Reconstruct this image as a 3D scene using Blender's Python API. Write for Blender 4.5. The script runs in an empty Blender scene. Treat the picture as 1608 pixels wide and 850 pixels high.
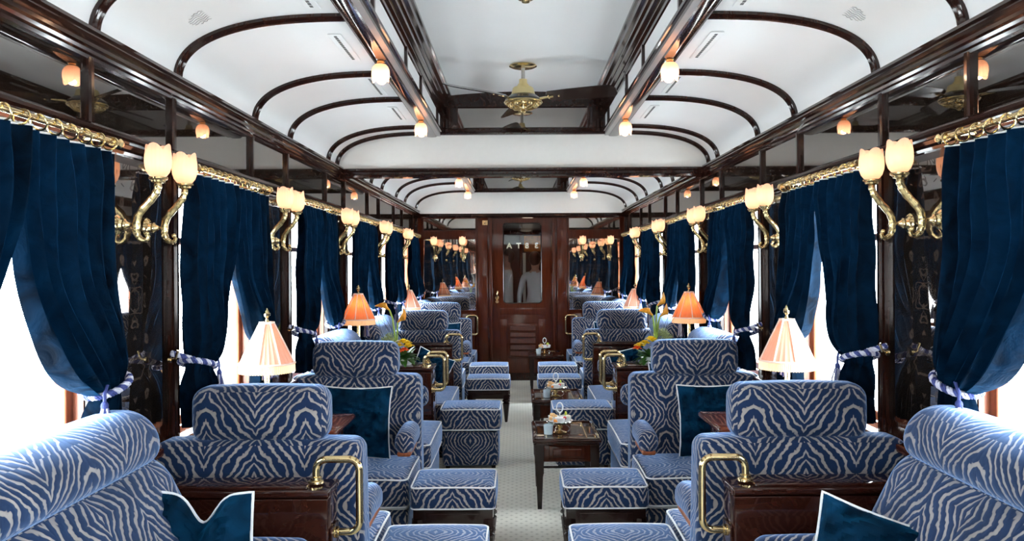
import bpy, bmesh, math, random
from math import sin, cos, pi, radians, sqrt, exp
from mathutils import Vector, Matrix, noise
SC = bpy.context.scene
COL = SC.collection
R = random.Random(7)

# ------------------------------------------------------------------ materials
def mat(name):
    m = bpy.data.materials.new(name); m.use_nodes = True
    nt = m.node_tree; nt.nodes.clear()
    out = nt.nodes.new('ShaderNodeOutputMaterial')
    return m, nt, out
def N(nt, typ, **kw):
    n = nt.nodes.new('ShaderNode' + typ)
    for k, v in kw.items():
        if k.startswith('i_'):
            key = k[2:].replace('_', ' ')
            n.inputs[key].default_value = v
        else: setattr(n, k, v)
    return n
def L(nt, a, b): nt.links.new(a, b)
def math_(nt, op, a, b=None, c=None):
    n = nt.nodes.new('ShaderNodeMath'); n.operation = op
    for i, x in enumerate((a, b, c)):
        if x is None: continue
        if isinstance(x, (int, float)): n.inputs[i].default_value = x
        else: nt.links.new(x, n.inputs[i])
    return n.outputs[0]
def princ(nt, out, col=(.5,.5,.5), rough=.5, metal=0, coat=0, sheen=0, sheencol=(1,1,1), sheenr=.4, spec=.5):
    p = nt.nodes.new('ShaderNodeBsdfPrincipled')
    p.inputs['Base Color'].default_value = (*col, 1)
    p.inputs['Roughness'].default_value = rough
    p.inputs['Metallic'].default_value = metal
    p.inputs['Coat Weight'].default_value = coat
    p.inputs['Coat Roughness'].default_value = .06
    p.inputs['Sheen Weight'].default_value = sheen
    p.inputs['Sheen Tint'].default_value = (*sheencol, 1)
    p.inputs['Sheen Roughness'].default_value = sheenr
    p.inputs['Specular IOR Level'].default_value = spec
    nt.links.new(p.outputs[0], out.inputs[0])
    return p
def ramp(nt, fac, stops):
    n = nt.nodes.new('ShaderNodeValToRGB')
    e = n.color_ramp.elements
    while len(e) < len(stops): e.new(.5)
    for el, (p, c) in zip(e, stops):
        el.position = p; el.color = (*c, 1) if len(c) == 3 else c
    nt.links.new(fac, n.inputs[0])
    return n.outputs[0]
def simple(name, col, rough=.5, metal=0, coat=0, var=.12, nscale=30, bump=0, **kw):
    m, nt, out = mat(name)
    p = princ(nt, out, col, rough, metal, coat, **kw)
    tc = N(nt, 'TexCoord'); nz = N(nt, 'TexNoise', i_Scale=nscale, i_Detail=3.0)
    L(nt, tc.outputs['Object'], nz.inputs['Vector'])
    a = tuple(max(0, c*(1-var)) for c in col); b = tuple(min(1, c*(1+var)) for c in col)
    L(nt, ramp(nt, nz.outputs[0], [(.3, a), (.7, b)]), p.inputs['Base Color'])
    if bump:
        bp = N(nt, 'Bump', i_Strength=bump, i_Distance=.002)
        L(nt, nz.outputs[0], bp.inputs['Height']); L(nt, bp.outputs[0], p.inputs['Normal'])
    return m
def wood(name, dark, light, rough=.16, scale=(6, 60, 60)):
    m, nt, out = mat(name)
    p = princ(nt, out, dark, rough, 0, .3, spec=.3)
    tc = N(nt, 'TexCoord'); mp = N(nt, 'Mapping'); mp.inputs['Scale'].default_value = scale
    nz = N(nt, 'TexNoise', i_Scale=1.0, i_Detail=5.0, i_Distortion=1.2)
    L(nt, tc.outputs['Object'], mp.inputs[0]); L(nt, mp.outputs[0], nz.inputs['Vector'])
    L(nt, ramp(nt, nz.outputs[0], [(.35, dark), (.62, light), (.8, dark)]), p.inputs['Base Color'])
    return m
M = {}
M['wood'] = wood('mahogany_dark', (.012, .0040, .0028), (.028, .0085, .005), .10, (40, 4, 40))
M['woodv'] = wood('mahogany_upright', (.013, .0042, .003), (.028, .0085, .005), .10, (45, 45, 4))
M['woodred'] = wood('mahogany_red', (.046, .0095, .004), (.070, .0145, .006), .08, (40, 40, 3))
M['woodbox'] = wood('mahogany_partition', (.021, .0055, .0035), (.028, .0075, .0045), .06, (6, 40, 12))
M['woodleg'] = wood('mahogany_black', (.010, .004, .003), (.020, .008, .006), .2, (40, 40, 5))
M['windowwood'] = wood('window_teak', (.22, .06, .025), (.34, .10, .04), .3, (40, 40, 4))
M['brass'] = simple('polished_brass', (.74, .58, .31), .16, 1, var=.06)
M['brassold'] = simple('aged_brass', (.60, .47, .24), .26, 1, var=.25, nscale=60, bump=.5)
M['silver'] = simple('silver', (.80, .78, .74), .12, 1, var=.05)
M['steel'] = simple('dull_metal', (.55, .54, .52), .3, 1)
M['ceil'] = simple('ceiling_paint', (.82, .83, .835), .4, var=.01, nscale=4)
M['lun'] = simple('lunette_paint', (.90, .90, .87), .5, var=.01)
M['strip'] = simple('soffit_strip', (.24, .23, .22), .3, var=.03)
M['slot'] = simple('vent_slot', (.10, .10, .10), .6)
M['grille'] = simple('grille_grey', (.42, .42, .42), .6)
M['cream'] = simple('cream_trim', (.80, .70, .52), .8, var=.1, nscale=200)
M['white'] = simple('porcelain', (.85, .86, .88), .12, coat=.5, var=.01)
M['tumbler'] = simple('pale_blue_glaze', (.55, .66, .72), .12, coat=.5, var=.02)
M['satin'] = simple('satin_brass', (.80, .68, .36), .38, 1, var=.03)
M['black'] = simple('black_enamel', (.012, .012, .012), .2, coat=.5)
M['leaf'] = simple('leaf_green', (.035, .12, .015), .4, var=.5, nscale=40)
M['leafpale'] = simple('pale_spray_green', (.38, .46, .22), .6, var=.3, nscale=90)
M['stem'] = simple('stem_green', (.28, .42, .06), .4, var=.2)
M['yellow'] = simple('petal_yellow', (.95, .66, .02), .5, var=.15)
M['callao'] = simple('calla_orange', (.80, .33, .03), .4, var=.35, nscale=25)
M['orange'] = simple('petal_orange', (.85, .13, .02), .5, var=.2)
M['petalw'] = simple('petal_white', (.85, .83, .75), .5, var=.05)
M['pastry'] = simple('pastry', (.70, .42, .18), .7, var=.3, nscale=120)
M['red'] = simple('berry_red', (.6, .03, .03), .3)
M['lime'] = simple('lime_green', (.55, .62, .06), .4, var=.15)
M['salmon'] = simple('salmon_orange', (.85, .30, .06), .4, var=.2)
M['skin'] = simple('skin', (.62, .38, .28), .5, var=.05)
M['hairb'] = simple('hair_blond', (.45, .26, .10), .5, var=.3, nscale=80)
M['haird'] = simple('hair_dark', (.03, .02, .015), .5, var=.3, nscale=80)
M['clothb'] = simple('cloth_black', (.012, .012, .015), .8)
M['clothw'] = simple('cloth_white', (.75, .76, .78), .8, var=.04)
M['cord'] = simple('piping_cord', (.66, .68, .72), .8, var=.05)
M['ropew'] = simple('rope_white', (.50, .50, .60), .8, var=.1)
M['ropeb'] = simple('rope_navy', (.03, .045, .18), .8, var=.1)
M['backing'] = simple('vestibule_dark', (.035, .012, .008), .3, coat=.3, var=.3)

def mirror(name, col, rough=.015, etch=False):
    m, nt, out = mat(name)
    g = N(nt, 'BsdfGlossy', i_Roughness=rough); g.inputs['Color'].default_value = (*col, 1)
    d = N(nt, 'BsdfDiffuse'); d.inputs['Color'].default_value = (.05, .035, .025, 1)
    mx = N(nt, 'MixShader', i_Fac=.12)
    L(nt, g.outputs[0], mx.inputs[1]); L(nt, d.outputs[0], mx.inputs[2]); L(nt, mx.outputs[0], out.inputs[0])
    if etch:
        # etched scrollwork: mirrored about the panel's middle, in the panel's own coordinates
        tc = N(nt, 'UVMap'); sp = N(nt, 'SeparateXYZ'); L(nt, tc.outputs[0], sp.inputs[0])
        au = math_(nt, 'ABSOLUTE', sp.outputs[0])
        cb = N(nt, 'CombineXYZ'); L(nt, au, cb.inputs[0]); L(nt, math_(nt, 'PINGPONG', sp.outputs[1], .24), cb.inputs[1])
        nz = N(nt, 'TexNoise', i_Scale=9.0, i_Detail=1.0, i_Distortion=1.5); L(nt, cb.outputs[0], nz.inputs['Vector'])
        w = math_(nt, 'ABSOLUTE', math_(nt, 'SUBTRACT', nz.outputs[0], .5))
        line = math_(nt, 'LESS_THAN', w, .022)
        near = math_(nt, 'LESS_THAN', au, .12)
        msk = math_(nt, 'MULTIPLY', math_(nt, 'MULTIPLY', line, near), .5)
        L(nt, math_(nt, 'ADD', msk, .12), mx.inputs[0])
        d.inputs['Color'].default_value = (.07, .05, .04, 1)
    return m
M['frieze'] = mirror('frieze_mirror', (.33, .31, .30))
M['pillarmirror'] = mirror('pillar_mirror', (.30, .28, .27), etch=True)
M['endmirror'] = mirror('end_mirror', (.58, .54, .50), etch=True)

def thin_glass():
    m, nt, out = mat('window_glass')
    t = N(nt, 'BsdfTransparent'); t.inputs[0].default_value = (.96, .98, .98, 1)
    g = N(nt, 'BsdfGlossy', i_Roughness=.01)
    fr = N(nt, 'Fresnel'); mx = N(nt, 'MixShader'); ge = N(nt, 'NewGeometry')
    L(nt, math_(nt, 'MULTIPLY_ADD', ge.outputs['Backfacing'], 1/1.45-1.45, 1.45), fr.inputs['IOR'])   # same reflectance on both faces of the pane
    L(nt, fr.outputs[0], mx.inputs[0]); L(nt, t.outputs[0], mx.inputs[1]); L(nt, g.outputs[0], mx.inputs[2]); L(nt, mx.outputs[0], out.inputs[0])
    return m
M['glass'] = thin_glass()

def velvet(name, base, sheen, amt=1.0, transl=0.0, trcol=(.02, .15, .4), bump=.5, bs=18):
    m, nt, out = mat(name)
    p = princ(nt, out, base, .75, sheen=amt, sheencol=sheen, sheenr=.35, spec=.03)
    tc = N(nt, 'TexCoord'); nz = N(nt, 'TexNoise', i_Scale=float(bs), i_Detail=4.0, i_Distortion=.8)
    L(nt, tc.outputs['Object'], nz.inputs['Vector'])
    a = tuple(c*.4 for c in base); b = tuple(c*2.2 for c in base)
    L(nt, ramp(nt, nz.outputs[0], [(.35, a), (.68, b)]), p.inputs['Base Color'])
    bp = N(nt, 'Bump', i_Strength=bump, i_Distance=.012); L(nt, nz.outputs[0], bp.inputs['Height']); L(nt, bp.outputs[0], p.inputs['Normal'])
    if transl:
        t = N(nt, 'BsdfTranslucent'); t.inputs[0].default_value = (*trcol, 1)
        mx = N(nt, 'MixShader', i_Fac=transl); L(nt, p.outputs[0], mx.inputs[1]); L(nt, t.outputs[0], mx.inputs[2]); L(nt, mx.outputs[0], out.inputs[0])
    return m
M['curtain'] = velvet('curtain_velvet', (.0003, .0038, .010), (.0, .21, .56), .17, .005, (.0, .14, .42), .8, 12)
M['cushion'] = velvet('cushion_velvet', (.0010, .013, .032), (.0, .22, .48), .5, 0, bump=1.0, bs=8)

def zebra():
    m, nt, out = mat('zebra_velvet')
    p = princ(nt, out, (.05, .1, .3), .7, sheen=1.0, sheencol=(.34, .55, 1.0), sheenr=.36, spec=.2)
    uv = N(nt, 'UVMap'); sp = N(nt, 'SeparateXYZ'); L(nt, uv.outputs[0], sp.inputs[0])
    pu = math_(nt, 'PINGPONG', sp.outputs[0], .178); pv = math_(nt, 'PINGPONG', math_(nt, 'ADD', sp.outputs[1], -.65), .22)
    cb = N(nt, 'CombineXYZ'); L(nt, pu, cb.inputs[0]); L(nt, pv, cb.inputs[1])
    n1 = N(nt, 'TexNoise', i_Scale=8.0, i_Detail=1.0); L(nt, cb.outputs[0], n1.inputs['Vector'])
    n2 = N(nt, 'TexNoise', i_Scale=48.0, i_Detail=1.0); L(nt, cb.outputs[0], n2.inputs['Vector'])
    f = math_(nt, 'ADD', math_(nt, 'MULTIPLY', pu, 34.0), math_(nt, 'MULTIPLY', pv, 25.0))
    f = math_(nt, 'ADD', f, math_(nt, 'MULTIPLY', n1.outputs[0], 3.8))
    f = math_(nt, 'ADD', f, math_(nt, 'MULTIPLY', n2.outputs[0], .6))
    s = math_(nt, 'SINE', math_(nt, 'MULTIPLY', f, 2*pi))
    n3 = N(nt, 'TexNoise', i_Scale=26.0, i_Detail=1.0); L(nt, cb.outputs[0], n3.inputs['Vector'])
    s = math_(nt, 'ADD', s, math_(nt, 'MULTIPLY', math_(nt, 'SUBTRACT', n3.outputs[0], .5), 1.1))
    s = math_(nt, 'MULTIPLY_ADD', s, .5, .5)
    c = ramp(nt, s, [(.60, (.004, .018, .062)), (.70, (.004, .018, .062)), (.80, (.25, .225, .215)), (.96, (.29, .265, .255))])
    pile = N(nt, 'TexNoise', i_Scale=6.0, i_Detail=4.0); tc = N(nt, 'TexCoord'); L(nt, tc.outputs['Object'], pile.inputs['Vector'])
    pr = ramp(nt, pile.outputs[0], [(.3, (.75, .75, .75)), (.7, (1.25, 1.25, 1.25))])
    mx = N(nt, 'Mix', data_type='RGBA', blend_type='MULTIPLY'); mx.inputs[0].default_value = 1
    L(nt, c, mx.inputs[6]); L(nt, pr, mx.inputs[7]); L(nt, mx.outputs[2], p.inputs['Base Color'])
    bp = N(nt, 'Bump', i_Strength=.25, i_Distance=.002, invert=True); L(nt, s, bp.inputs['Height']); L(nt, bp.outputs[0], p.inputs['Normal'])
    return m
M['zebra'] = zebra()

def carpet():
    m, nt, out = mat('carpet')
    p = princ(nt, out, (.4, .39, .34), .95, spec=.1, sheen=.2)
    tc = N(nt, 'TexCoord'); sp = N(nt, 'SeparateXYZ'); L(nt, tc.outputs['Object'], sp.inputs[0])
    S = .058
    def dots(ox, oy):
        a = math_(nt, 'ABSOLUTE', math_(nt, 'SUBTRACT', math_(nt, 'FRACT', math_(nt, 'ADD', math_(nt, 'DIVIDE', sp.outputs[0], S), ox)), .5))
        b = math_(nt, 'ABSOLUTE', math_(nt, 'SUBTRACT', math_(nt, 'FRACT', math_(nt, 'ADD', math_(nt, 'DIVIDE', sp.outputs[1], S*1.3), oy)), .5))
        return math_(nt, 'ADD', a, math_(nt, 'MULTIPLY', b, 1.2))
    d = math_(nt, 'MINIMUM', dots(100, 100), dots(100.5, 100.5))
    nz = N(nt, 'TexNoise', i_Scale=220.0, i_Detail=2.0); L(nt, tc.outputs['Object'], nz.inputs['Vector'])
    d = math_(nt, 'ADD', d, math_(nt, 'MULTIPLY', math_(nt, 'SUBTRACT', nz.outputs[0], .5), .18))
    c = ramp(nt, d, [(.16, (.56, .56, .50)), (.24, (.76, .76, .69))])
    n2 = N(nt, 'TexNoise', i_Scale=2.0, i_Detail=3.0); L(nt, tc.outputs['Object'], n2.inputs['Vector'])
    pr = ramp(nt, n2.outputs[0], [(.3, (.86, .86, .86)), (.7, (1.1, 1.1, 1.1))])
    mx = N(nt, 'Mix', data_type='RGBA', blend_type='MULTIPLY'); mx.inputs[0].default_value = 1
    L(nt, c, mx.inputs[6]); L(nt, pr, mx.inputs[7]); L(nt, mx.outputs[2], p.inputs['Base Color'])
    return m
M['carpet'] = carpet()

def glow_glass(name, col, emit, strength, trans=.5):
    m, nt, out = mat(name)
    d = N(nt, 'BsdfTranslucent'); d.inputs[0].default_value = (*col, 1)
    df = N(nt, 'BsdfPrincipled'); df.inputs['Base Color'].default_value = (*col, 1); df.inputs['Roughness'].default_value = .25
    tc = N(nt, 'TexCoord'); nz = N(nt, 'TexNoise', i_Scale=20.0); L(nt, tc.outputs['Object'], nz.inputs['Vector'])
    df.inputs['Emission Color'].default_value = (*emit, 1)
    L(nt, math_(nt, 'MULTIPLY_ADD', nz.outputs[0], strength*.4, strength*.8), df.inputs['Emission Strength'])
    mx = N(nt, 'MixShader', i_Fac=trans); L(nt, df.outputs[0], mx.inputs[1]); L(nt, d.outputs[0], mx.inputs[2]); L(nt, mx.outputs[0], out.inputs[0])
    return m
M['tulip'] = glow_glass('frosted_tulip_glass', (.78, .52, .42), (1, .45, .25), .14)
M['bulb'] = glow_glass('lit_bulb', (1, .9, .7), (1, .62, .30), 2.0, 0)
M['shade'] = glow_glass('pleated_silk', (.62, .32, .235), (1, .35, .14), .02, .22)
M['shadeo'] = glow_glass('glow_tinted_silk', (.60, .20, .08), (1, .22, .05), .06, .40)  # orange of the lit lamp is put into the silk colour
M['silkw'] = glow_glass('silk_white', (.85, .76, .68), (1, .5, .25), .03, .35)
M['fringe'] = glow_glass('silk_fringe', (.80, .62, .38), (1, .55, .25), .12, .4)

# ------------------------------------------------------------------ mesh builder
class MB:
    def __init__(s): s.v = []; s.f = []; s.uv = []; s.mi = []; s.cur = 0
    def add(s, vs, fs, uvs=None):
        b = len(s.v); s.v += [tuple(p) for p in vs]
        for i, f in enumerate(fs):
            s.f.append([b+k for k in f]); s.uv.append(uvs[i] if uvs else None); s.mi.append(s.cur)
        return s
    def box(s, x0, x1, y0, y1, z0, z1):
        if x0 > x1: x0, x1 = x1, x0
        if y0 > y1: y0, y1 = y1, y0
        return s.add([(x0,y0,z0),(x1,y0,z0),(x1,y1,z0),(x0,y1,z0),(x0,y0,z1),(x1,y0,z1),(x1,y1,z1),(x0,y1,z1)],
              [(0,3,2,1),(4,5,6,7),(0,1,5,4),(1,2,6,5),(2,3,7,6),(3,0,4,7)])
    def bbox(s, x0, x1, y0, y1, z0, z1, b=.004):
        return s.rbox(((x0+x1)/2, (y0+y1)/2, (z0+z1)/2), (abs(x1-x0), abs(y1-y0), abs(z1-z0)), b, 2, 2)
    def prism(s, prof, axis, a, b):          # prof in the other two axes; closed section
        n = len(prof)
        def P(p, t):
            return {'y': (p[0], t, p[1]), 'x': (t, p[0], p[1]), 'z': (p[0], p[1], t)}[axis]
        vs = [P(p, a) for p in prof] + [P(p, b) for p in prof]
        fs = [(i, (i+1) % n, n+(i+1) % n, n+i) for i in range(n)] + [tuple(range(n))[::-1], tuple(range(n, 2*n))]
        return s.add(vs, fs)
    def tube(s, path, r, n=8, closed=False, caps=True):
        P = [Vector(p) for p in path]; m = len(P); rs = r if isinstance(r, (list, tuple)) else [r]*m
        vs = []; up = None
        for i in range(m):
            t = (P[(i+1) % m]-P[i-1]) if closed else (P[min(i+1, m-1)]-P[max(i-1, 0)])
            t.normalize()
            if up is None:
                up = Vector((0,0,1)) if abs(t.z) < .9 else Vector((1,0,0))
            up = (up - t*up.dot(t))
            if up.length < 1e-5: up = t.orthogonal()
            up.normalize(); sd = t.cross(up)
            for k in range(n):
                a = 2*pi*k/n
                vs.append(P[i] + (up*cos(a)+sd*sin(a))*rs[i])
        fs = []
        for i in range(m if closed else m-1):
            j = (i+1) % m
            for k in range(n):
                l = (k+1) % n
                fs.append((i*n+k, i*n+l, j*n+l, j*n+k))
        if not closed and caps: fs += [tuple(range(n))[::-1], tuple(range((m-1)*n, m*n))]
        return s.add(vs, fs)
    def lathe(s, prof, c=(0,0,0), n=20, axis='z', mod=None, cap=True):
        vs = []
        for i, (r, h) in enumerate(prof):
            for k in range(n):
                a = 2*pi*k/n; rr, hh = (r, h) if mod is None else mod(r, h, a, i)
                p = (rr*cos(a), rr*sin(a), hh)
                if axis == 'x': p = (p[2], p[0], p[1])
                if axis == 'y': p = (p[0], p[2], p[1])
                vs.append((p[0]+c[0], p[1]+c[1], p[2]+c[2]))
        fs = []
        for i in range(len(prof)-1):
            for k in range(n):
                l = (k+1) % n; fs.append((i*n+k, i*n+l, (i+1)*n+l, (i+1)*n+k))
        if cap: fs += [tuple(range(n))[::-1], tuple(range((len(prof)-1)*n, len(prof)*n))]
        return s.add(vs, fs)
    def sphere(s, c, r, n=10, sc=(1,1,1)):
        pr = [(max(1e-4, sin(pi*i/n))*r, -cos(pi*i/n)*r) for i in range(n+1)]
        b = len(s.v); s.lathe(pr, (0,0,0), max(8, n+2), cap=False)
        for i in range(b, len(s.v)):
            x, y, z = s.v[i]; s.v[i] = (x*sc[0]+c[0], y*sc[1]+c[1], z*sc[2]+c[2])
        return s
    def rbox(s, c, size, r, seg=8, edge=4, bulge=(0,0,0), fn=None):
        hx, hy, hz = [d/2 for d in size]; H = (hx, hy, hz); r = min(r, hx*.999, hy*.999, hz*.999)
        def ticks(h):
            e = [-h + r*(1-cos(pi/2*i/edge)) for i in range(edge)] if edge else []
            e = [-h + r*i/edge for i in range(edge)]
            mid = [-(h-r) + 2*(h-r)*i/seg for i in range(seg+1)]
            return e + mid + [-x for x in e[::-1]]
        T = [ticks(h) for h in H]
        for ax in range(3):
            a, b = [(1,2),(0,2),(0,1)][ax]
            for sg in (-1, 1):
                ta, tb = T[a], T[b]; vs = []; uvp = []
                for q in tb:
                    for p in ta:
                        P = [0,0,0]; P[ax] = sg*H[ax]; P[a] = p; P[b] = q
                        Cc = [max(-(H[i]-r), min(H[i]-r, P[i])) for i in range(3)]
                        d = Vector([P[i]-Cc[i] for i in range(3)])
                        if d.length > 1e-9: d.normalize()
                        V = Vector(Cc) + d*r
                        for i in range(3):
                            o = [j for j in range(3) if j != i]
                            V[i] += bulge[i]*(V[i]/H[i])*(1-(V[o[0]]/H[o[0]])**2)*(1-(V[o[1]]/H[o[1]])**2)
                        x, y, z = V; cx, cy, cz = c
                        if ax == 1: uv = (x+cx*0, z+cz)
                        elif ax == 0: uv = (hx+(y+hy), z+cz) if size[0] >= size[1] else (y, z+cz)
                        else: uv = (x, hz+cz+(y+hy)*sg)  if size[0] >= size[1] else (y, hz+cz+(x*sg))
                        uvp.append(uv)
                        W = Vector((x+cx, y+cy, z+cz))
                        if fn: W = Vector(fn(W))
                        vs.append(W)
                na = len(ta); fs = []; uvs = []
                for j in range(len(tb)-1):
                    for i in range(na-1):
                        f = (j*na+i, j*na+i+1, (j+1)*na+i+1, (j+1)*na+i)
                        fs.append(f); uvs.append([uvp[k] for k in f])
                s.add(vs, fs, uvs)
        return s
    def grid(s, fn, nu, nv, closed_u=False, uvfn=None):
        vs = []; uvl = []
        mu = nu if closed_u else nu+1
        for j in range(nv+1):
            for i in range(mu):
                vs.append(fn(i/nu, j/nv)); uvl.append(uvfn(i/nu, j/nv) if uvfn else (i/nu, j/nv))
        fs = []; uvs = []
        for j in range(nv):
            for i in range(nu):
                k = (i+1) % mu if closed_u else i+1
                f = (j*mu+i, j*mu+k, (j+1)*mu+k, (j+1)*mu+i); fs.append(f); uvs.append([uvl[q] for q in f])
        return s.add(vs, fs, uvs)
    def xf(s, fn, start=0):
        for i in range(start, len(s.v)): s.v[i] = tuple(fn(Vector(s.v[i])))
        return s
    def mirx(s, S):
        if S < 0: s.v = [(-p[0], p[1], p[2]) for p in s.v]
        return s
    def build(s, name, m, parent=None, label=None, loc=(0,0,0), rotz=0, smooth=35, merge=True, recalc=True):
        me = bpy.data.meshes.new(name); me.from_pydata(s.v, [], s.f); me.update()
        if any(u for u in s.uv):
            ul = me.uv_layers.new(name='UVMap'); k = 0
            for fi, f in enumerate(s.f):
                for q in range(len(f)):
                    ul.data[k].uv = s.uv[fi][q] if s.uv[fi] else (0, 0); k += 1
        ms = m if isinstance(m, (list, tuple)) else [m]
        for q in ms: me.materials.append(q)
        if len(ms) > 1:
            for i, p in enumerate(me.polygons): p.material_index = s.mi[i]
        bm = bmesh.new(); bm.from_mesh(me)
        if merge: bmesh.ops.remove_doubles(bm, verts=bm.verts, dist=1e-5)
        if recalc: bmesh.ops.recalc_face_normals(bm, faces=bm.faces)
        bm.to_mesh(me); bm.free()
        if smooth:
            me.shade_smooth()
            try: me.set_sharp_from_angle(angle=radians(smooth))
            except Exception: pass
        o = bpy.data.objects.new(name, me); COL.objects.link(o)
        o.location = loc; o.rotation_euler = (0, 0, rotz)
        if parent: o.parent = parent
        if label: o['label'] = label
        return o

def empty(name, loc=(0,0,0), rotz=0):
    o = bpy.data.objects.new(name, None); COL.objects.link(o); o.location = loc; o.rotation_euler = (0,0,rotz)
    o.empty_display_size = .05
    return o
def tag(o, label=None, cat=None, group=None, kind=None):
    if label: o['label'] = label
    if cat: o['category'] = cat
    if group: o['group'] = group
    if kind: o['kind'] = kind
    return o
def struct(o): o['kind'] = 'structure'; return o
def copy_tree(o, parent=None):
    c = o.copy(); COL.objects.link(c)
    if parent: c.parent = parent
    for ch in list(o.children): copy_tree(ch, c)
    return c
def place(proto, used, loc, rotz, label, group=None, scale=None):
    o = proto if not used.get(proto.name) else copy_tree(proto)
    used[proto.name] = True
    o.location = loc; o.rotation_euler = (0,0,rotz); o['label'] = label
    if scale: o.scale = scale
    if group: o['group'] = group
    return o
USED = {}
ORD = ['first', 'second', 'third', 'fourth', 'fifth', 'sixth', 'seventh', 'eighth', 'ninth', 'tenth']
SIDE = {-1: 'left', 1: 'right'}

# ------------------------------------------------------------------ layout
W = 1.38; YB = -4.55; YE = 10.45; YK = 5.81
PILL = [(-4.55,-4.5), (-3.6,-3.0), (-2.07,-1.47), (-.55,.05), (.97,1.57), (2.475,3.07), (3.98,4.59), (5.51,6.10), (7.05,7.62), (8.54,9.14), (10.02,10.45)]
WINS = [(PILL[i][1], PILL[i+1][0]) for i in range(len(PILL)-1)]
ZS = .86; ZT = 1.875

# floor
struct(MB().box(-1.46, 1.46, YB, YE+.02, -.05, 0).build('floor', M['carpet'], smooth=0))
# side walls, windows
wn = 0; tn = 0
def trim(mb, m, smooth=35, parent=None):
    global tn
    tn += 1
    return struct(mb.build('trim_%d' % tn, m, smooth=smooth))
for S in (-1, 1):
    mb = MB()
    mb.box(S*W, S*1.47, YB, YE, 0, ZS-.02)
    mb.box(S*W, S*1.47, YB, YE, ZT, 2.24)
    for a, b in PILL: mb.box(S*W, S*1.47, a, b, ZS-.02, ZT)
    wall = struct(mb.build('wall_%s' % SIDE[S], M['wood'], smooth=0))
    # frieze mirrors between posts
    edges = sorted(set([YB] + [e for p in PILL for e in p]))
    for i in range(len(edges)-1):
        a, b = edges[i], edges[i+1]
        if b-a < .1: continue
        MB().box(S*(W-.006), S*(W-.001), a+.012, b-.012, 1.955, 2.155).build('frieze_mirror', M['frieze'], wall, smooth=0)
    for a, b in PILL[1:]:
        yc = (a+b)/2; hw = (b-a)/2-.03
        def fn(u, v): return (S*(W-.006), yc+(u-.5)*2*hw, .91+v*(1.855-.91))
        MB().grid(fn, 1, 1, uvfn=lambda u, v: ((u-.5)*2*hw, v*.95)).build('pillar_mirror', M['pillarmirror'], wall, smooth=0)
    # cornice and lower moulding with stepped profiles
    corn = [(1.385,2.150),(1.362,2.150),(1.358,2.160),(1.346,2.163),(1.342,2.172),(1.330,2.176),(1.328,2.186),(1.314,2.190),(1.311,2.200),(1.318,2.205),(1.318,2.211),(1.306,2.215),(1.308,2.226),(1.328,2.234),(1.385,2.245)]
    trim(MB().prism([(S*x, z) for x, z in corn], 'y', YB, YE), M['wood'])
    low = [(1.385,1.885),(1.368,1.885),(1.365,1.895),(1.352,1.902),(1.347,1.914),(1.356,1.920),(1.354,1.928),(1.342,1.934),(1.341,1.944),(1.352,1.950),(1.358,1.956),(1.385,1.958)]
    trim(MB().prism([(S*x, z) for x, z in low], 'y', YB, YE), M['wood'])
    # frieze posts
    for e in edges[1:]:
        mb = MB(); mb.prism([(S*1.38,e-.014),(S*1.362,e-.014),(S*1.356,e-.008),(S*1.356,e+.008),(S*1.362,e+.014),(S*1.38,e+.014)], 'z', 1.955, 2.155)
        trim(mb, M['woodv'])
    # column mouldings at pillar edges
    for a, b in PILL[1:]:
        for e, d in ((a, 1), (b, -1)):
            if e >= YE-.01: continue
            c = e + d*.012
            pr = []
            for x, y in [(1.385,-.024),(1.358,-.024),(1.352,-.018),(1.359,-.014),(1.344,-.008),(1.340,0),(1.344,.008),(1.359,.014),(1.352,.018),(1.358,.024),(1.385,.024)]:
                pr.append((S*x, c+y))
            trim(MB().prism(pr, 'z', ZS, 1.90), M['woodv'])
    # sill
    trim(MB().bbox(S*1.30, S*1.42, YB, YE, ZS-.03, ZS, .008), M['woodred'])
    struct(MB().box(S*1.365, S*1.38, YB, YE, 0, .12).build('baseboard_%s' % SIDE[S], M['wood'], smooth=0))
    for a, b in WINS:
        wn += 1
        w = struct(empty('window_%d' % wn, (S*1.44, (a+b)/2, ZS)))
        h = (b-a)/2; H = ZT-ZS
        mb = MB()
        for y0, y1 in ((-h, -h+.045), (h-.045, h)): mb.bbox(-.02, .02, y0, y1, 0, H, .006)
        mb.bbox(-.02, .02, -h+.04, h-.04, 0, .04, .006); mb.bbox(-.02, .02, -h+.04, h-.04, H-.04, H, .006)
        mb.bbox(-.015, .02, -h+.04, h-.04, .735, .765, .006)
        mb.build('window_frame', M['windowwood'], w)
        mb = MB(); mb.box(-.062*S*S if S > 0 else .018, -.018 if S > 0 else .062, -h, -h+.012, 0, H); 
        mb.box(-.06 if S > 0 else .02, -.02 if S > 0 else .06, h-.012, h, 0, H)
        mb.build('window_reveal', M['windowwood'], w)
        MB().box(-.002, .002, -h+.04, h-.04, .03, H-.03).build('glass_pane', M['glass'], w, smooth=0)
# ceiling: coves
def cove(t, off=0):
    n = 2.5; c, s_ = cos(t), sin(t)
    x = .69 + (.67-off)*abs(c)**(2/n); z = 2.215 + (.262-off)*abs(s_)**(2/n)
    return x, z
NT = 26
ceil = MB()
for S in (-1, 1):
    for ya, yb in ((YB, YK), (YK+.04, YE)):
        pts = [cove(pi/2*i/NT) for i in range(NT+1)]
        vs = [(S*x, ya, z) for x, z in pts] + [(S*x, yb, z) for x, z in pts]
        ceil.add(vs, [(i, i+1, NT+2+i, NT+1+i) for i in range(NT)])
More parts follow.
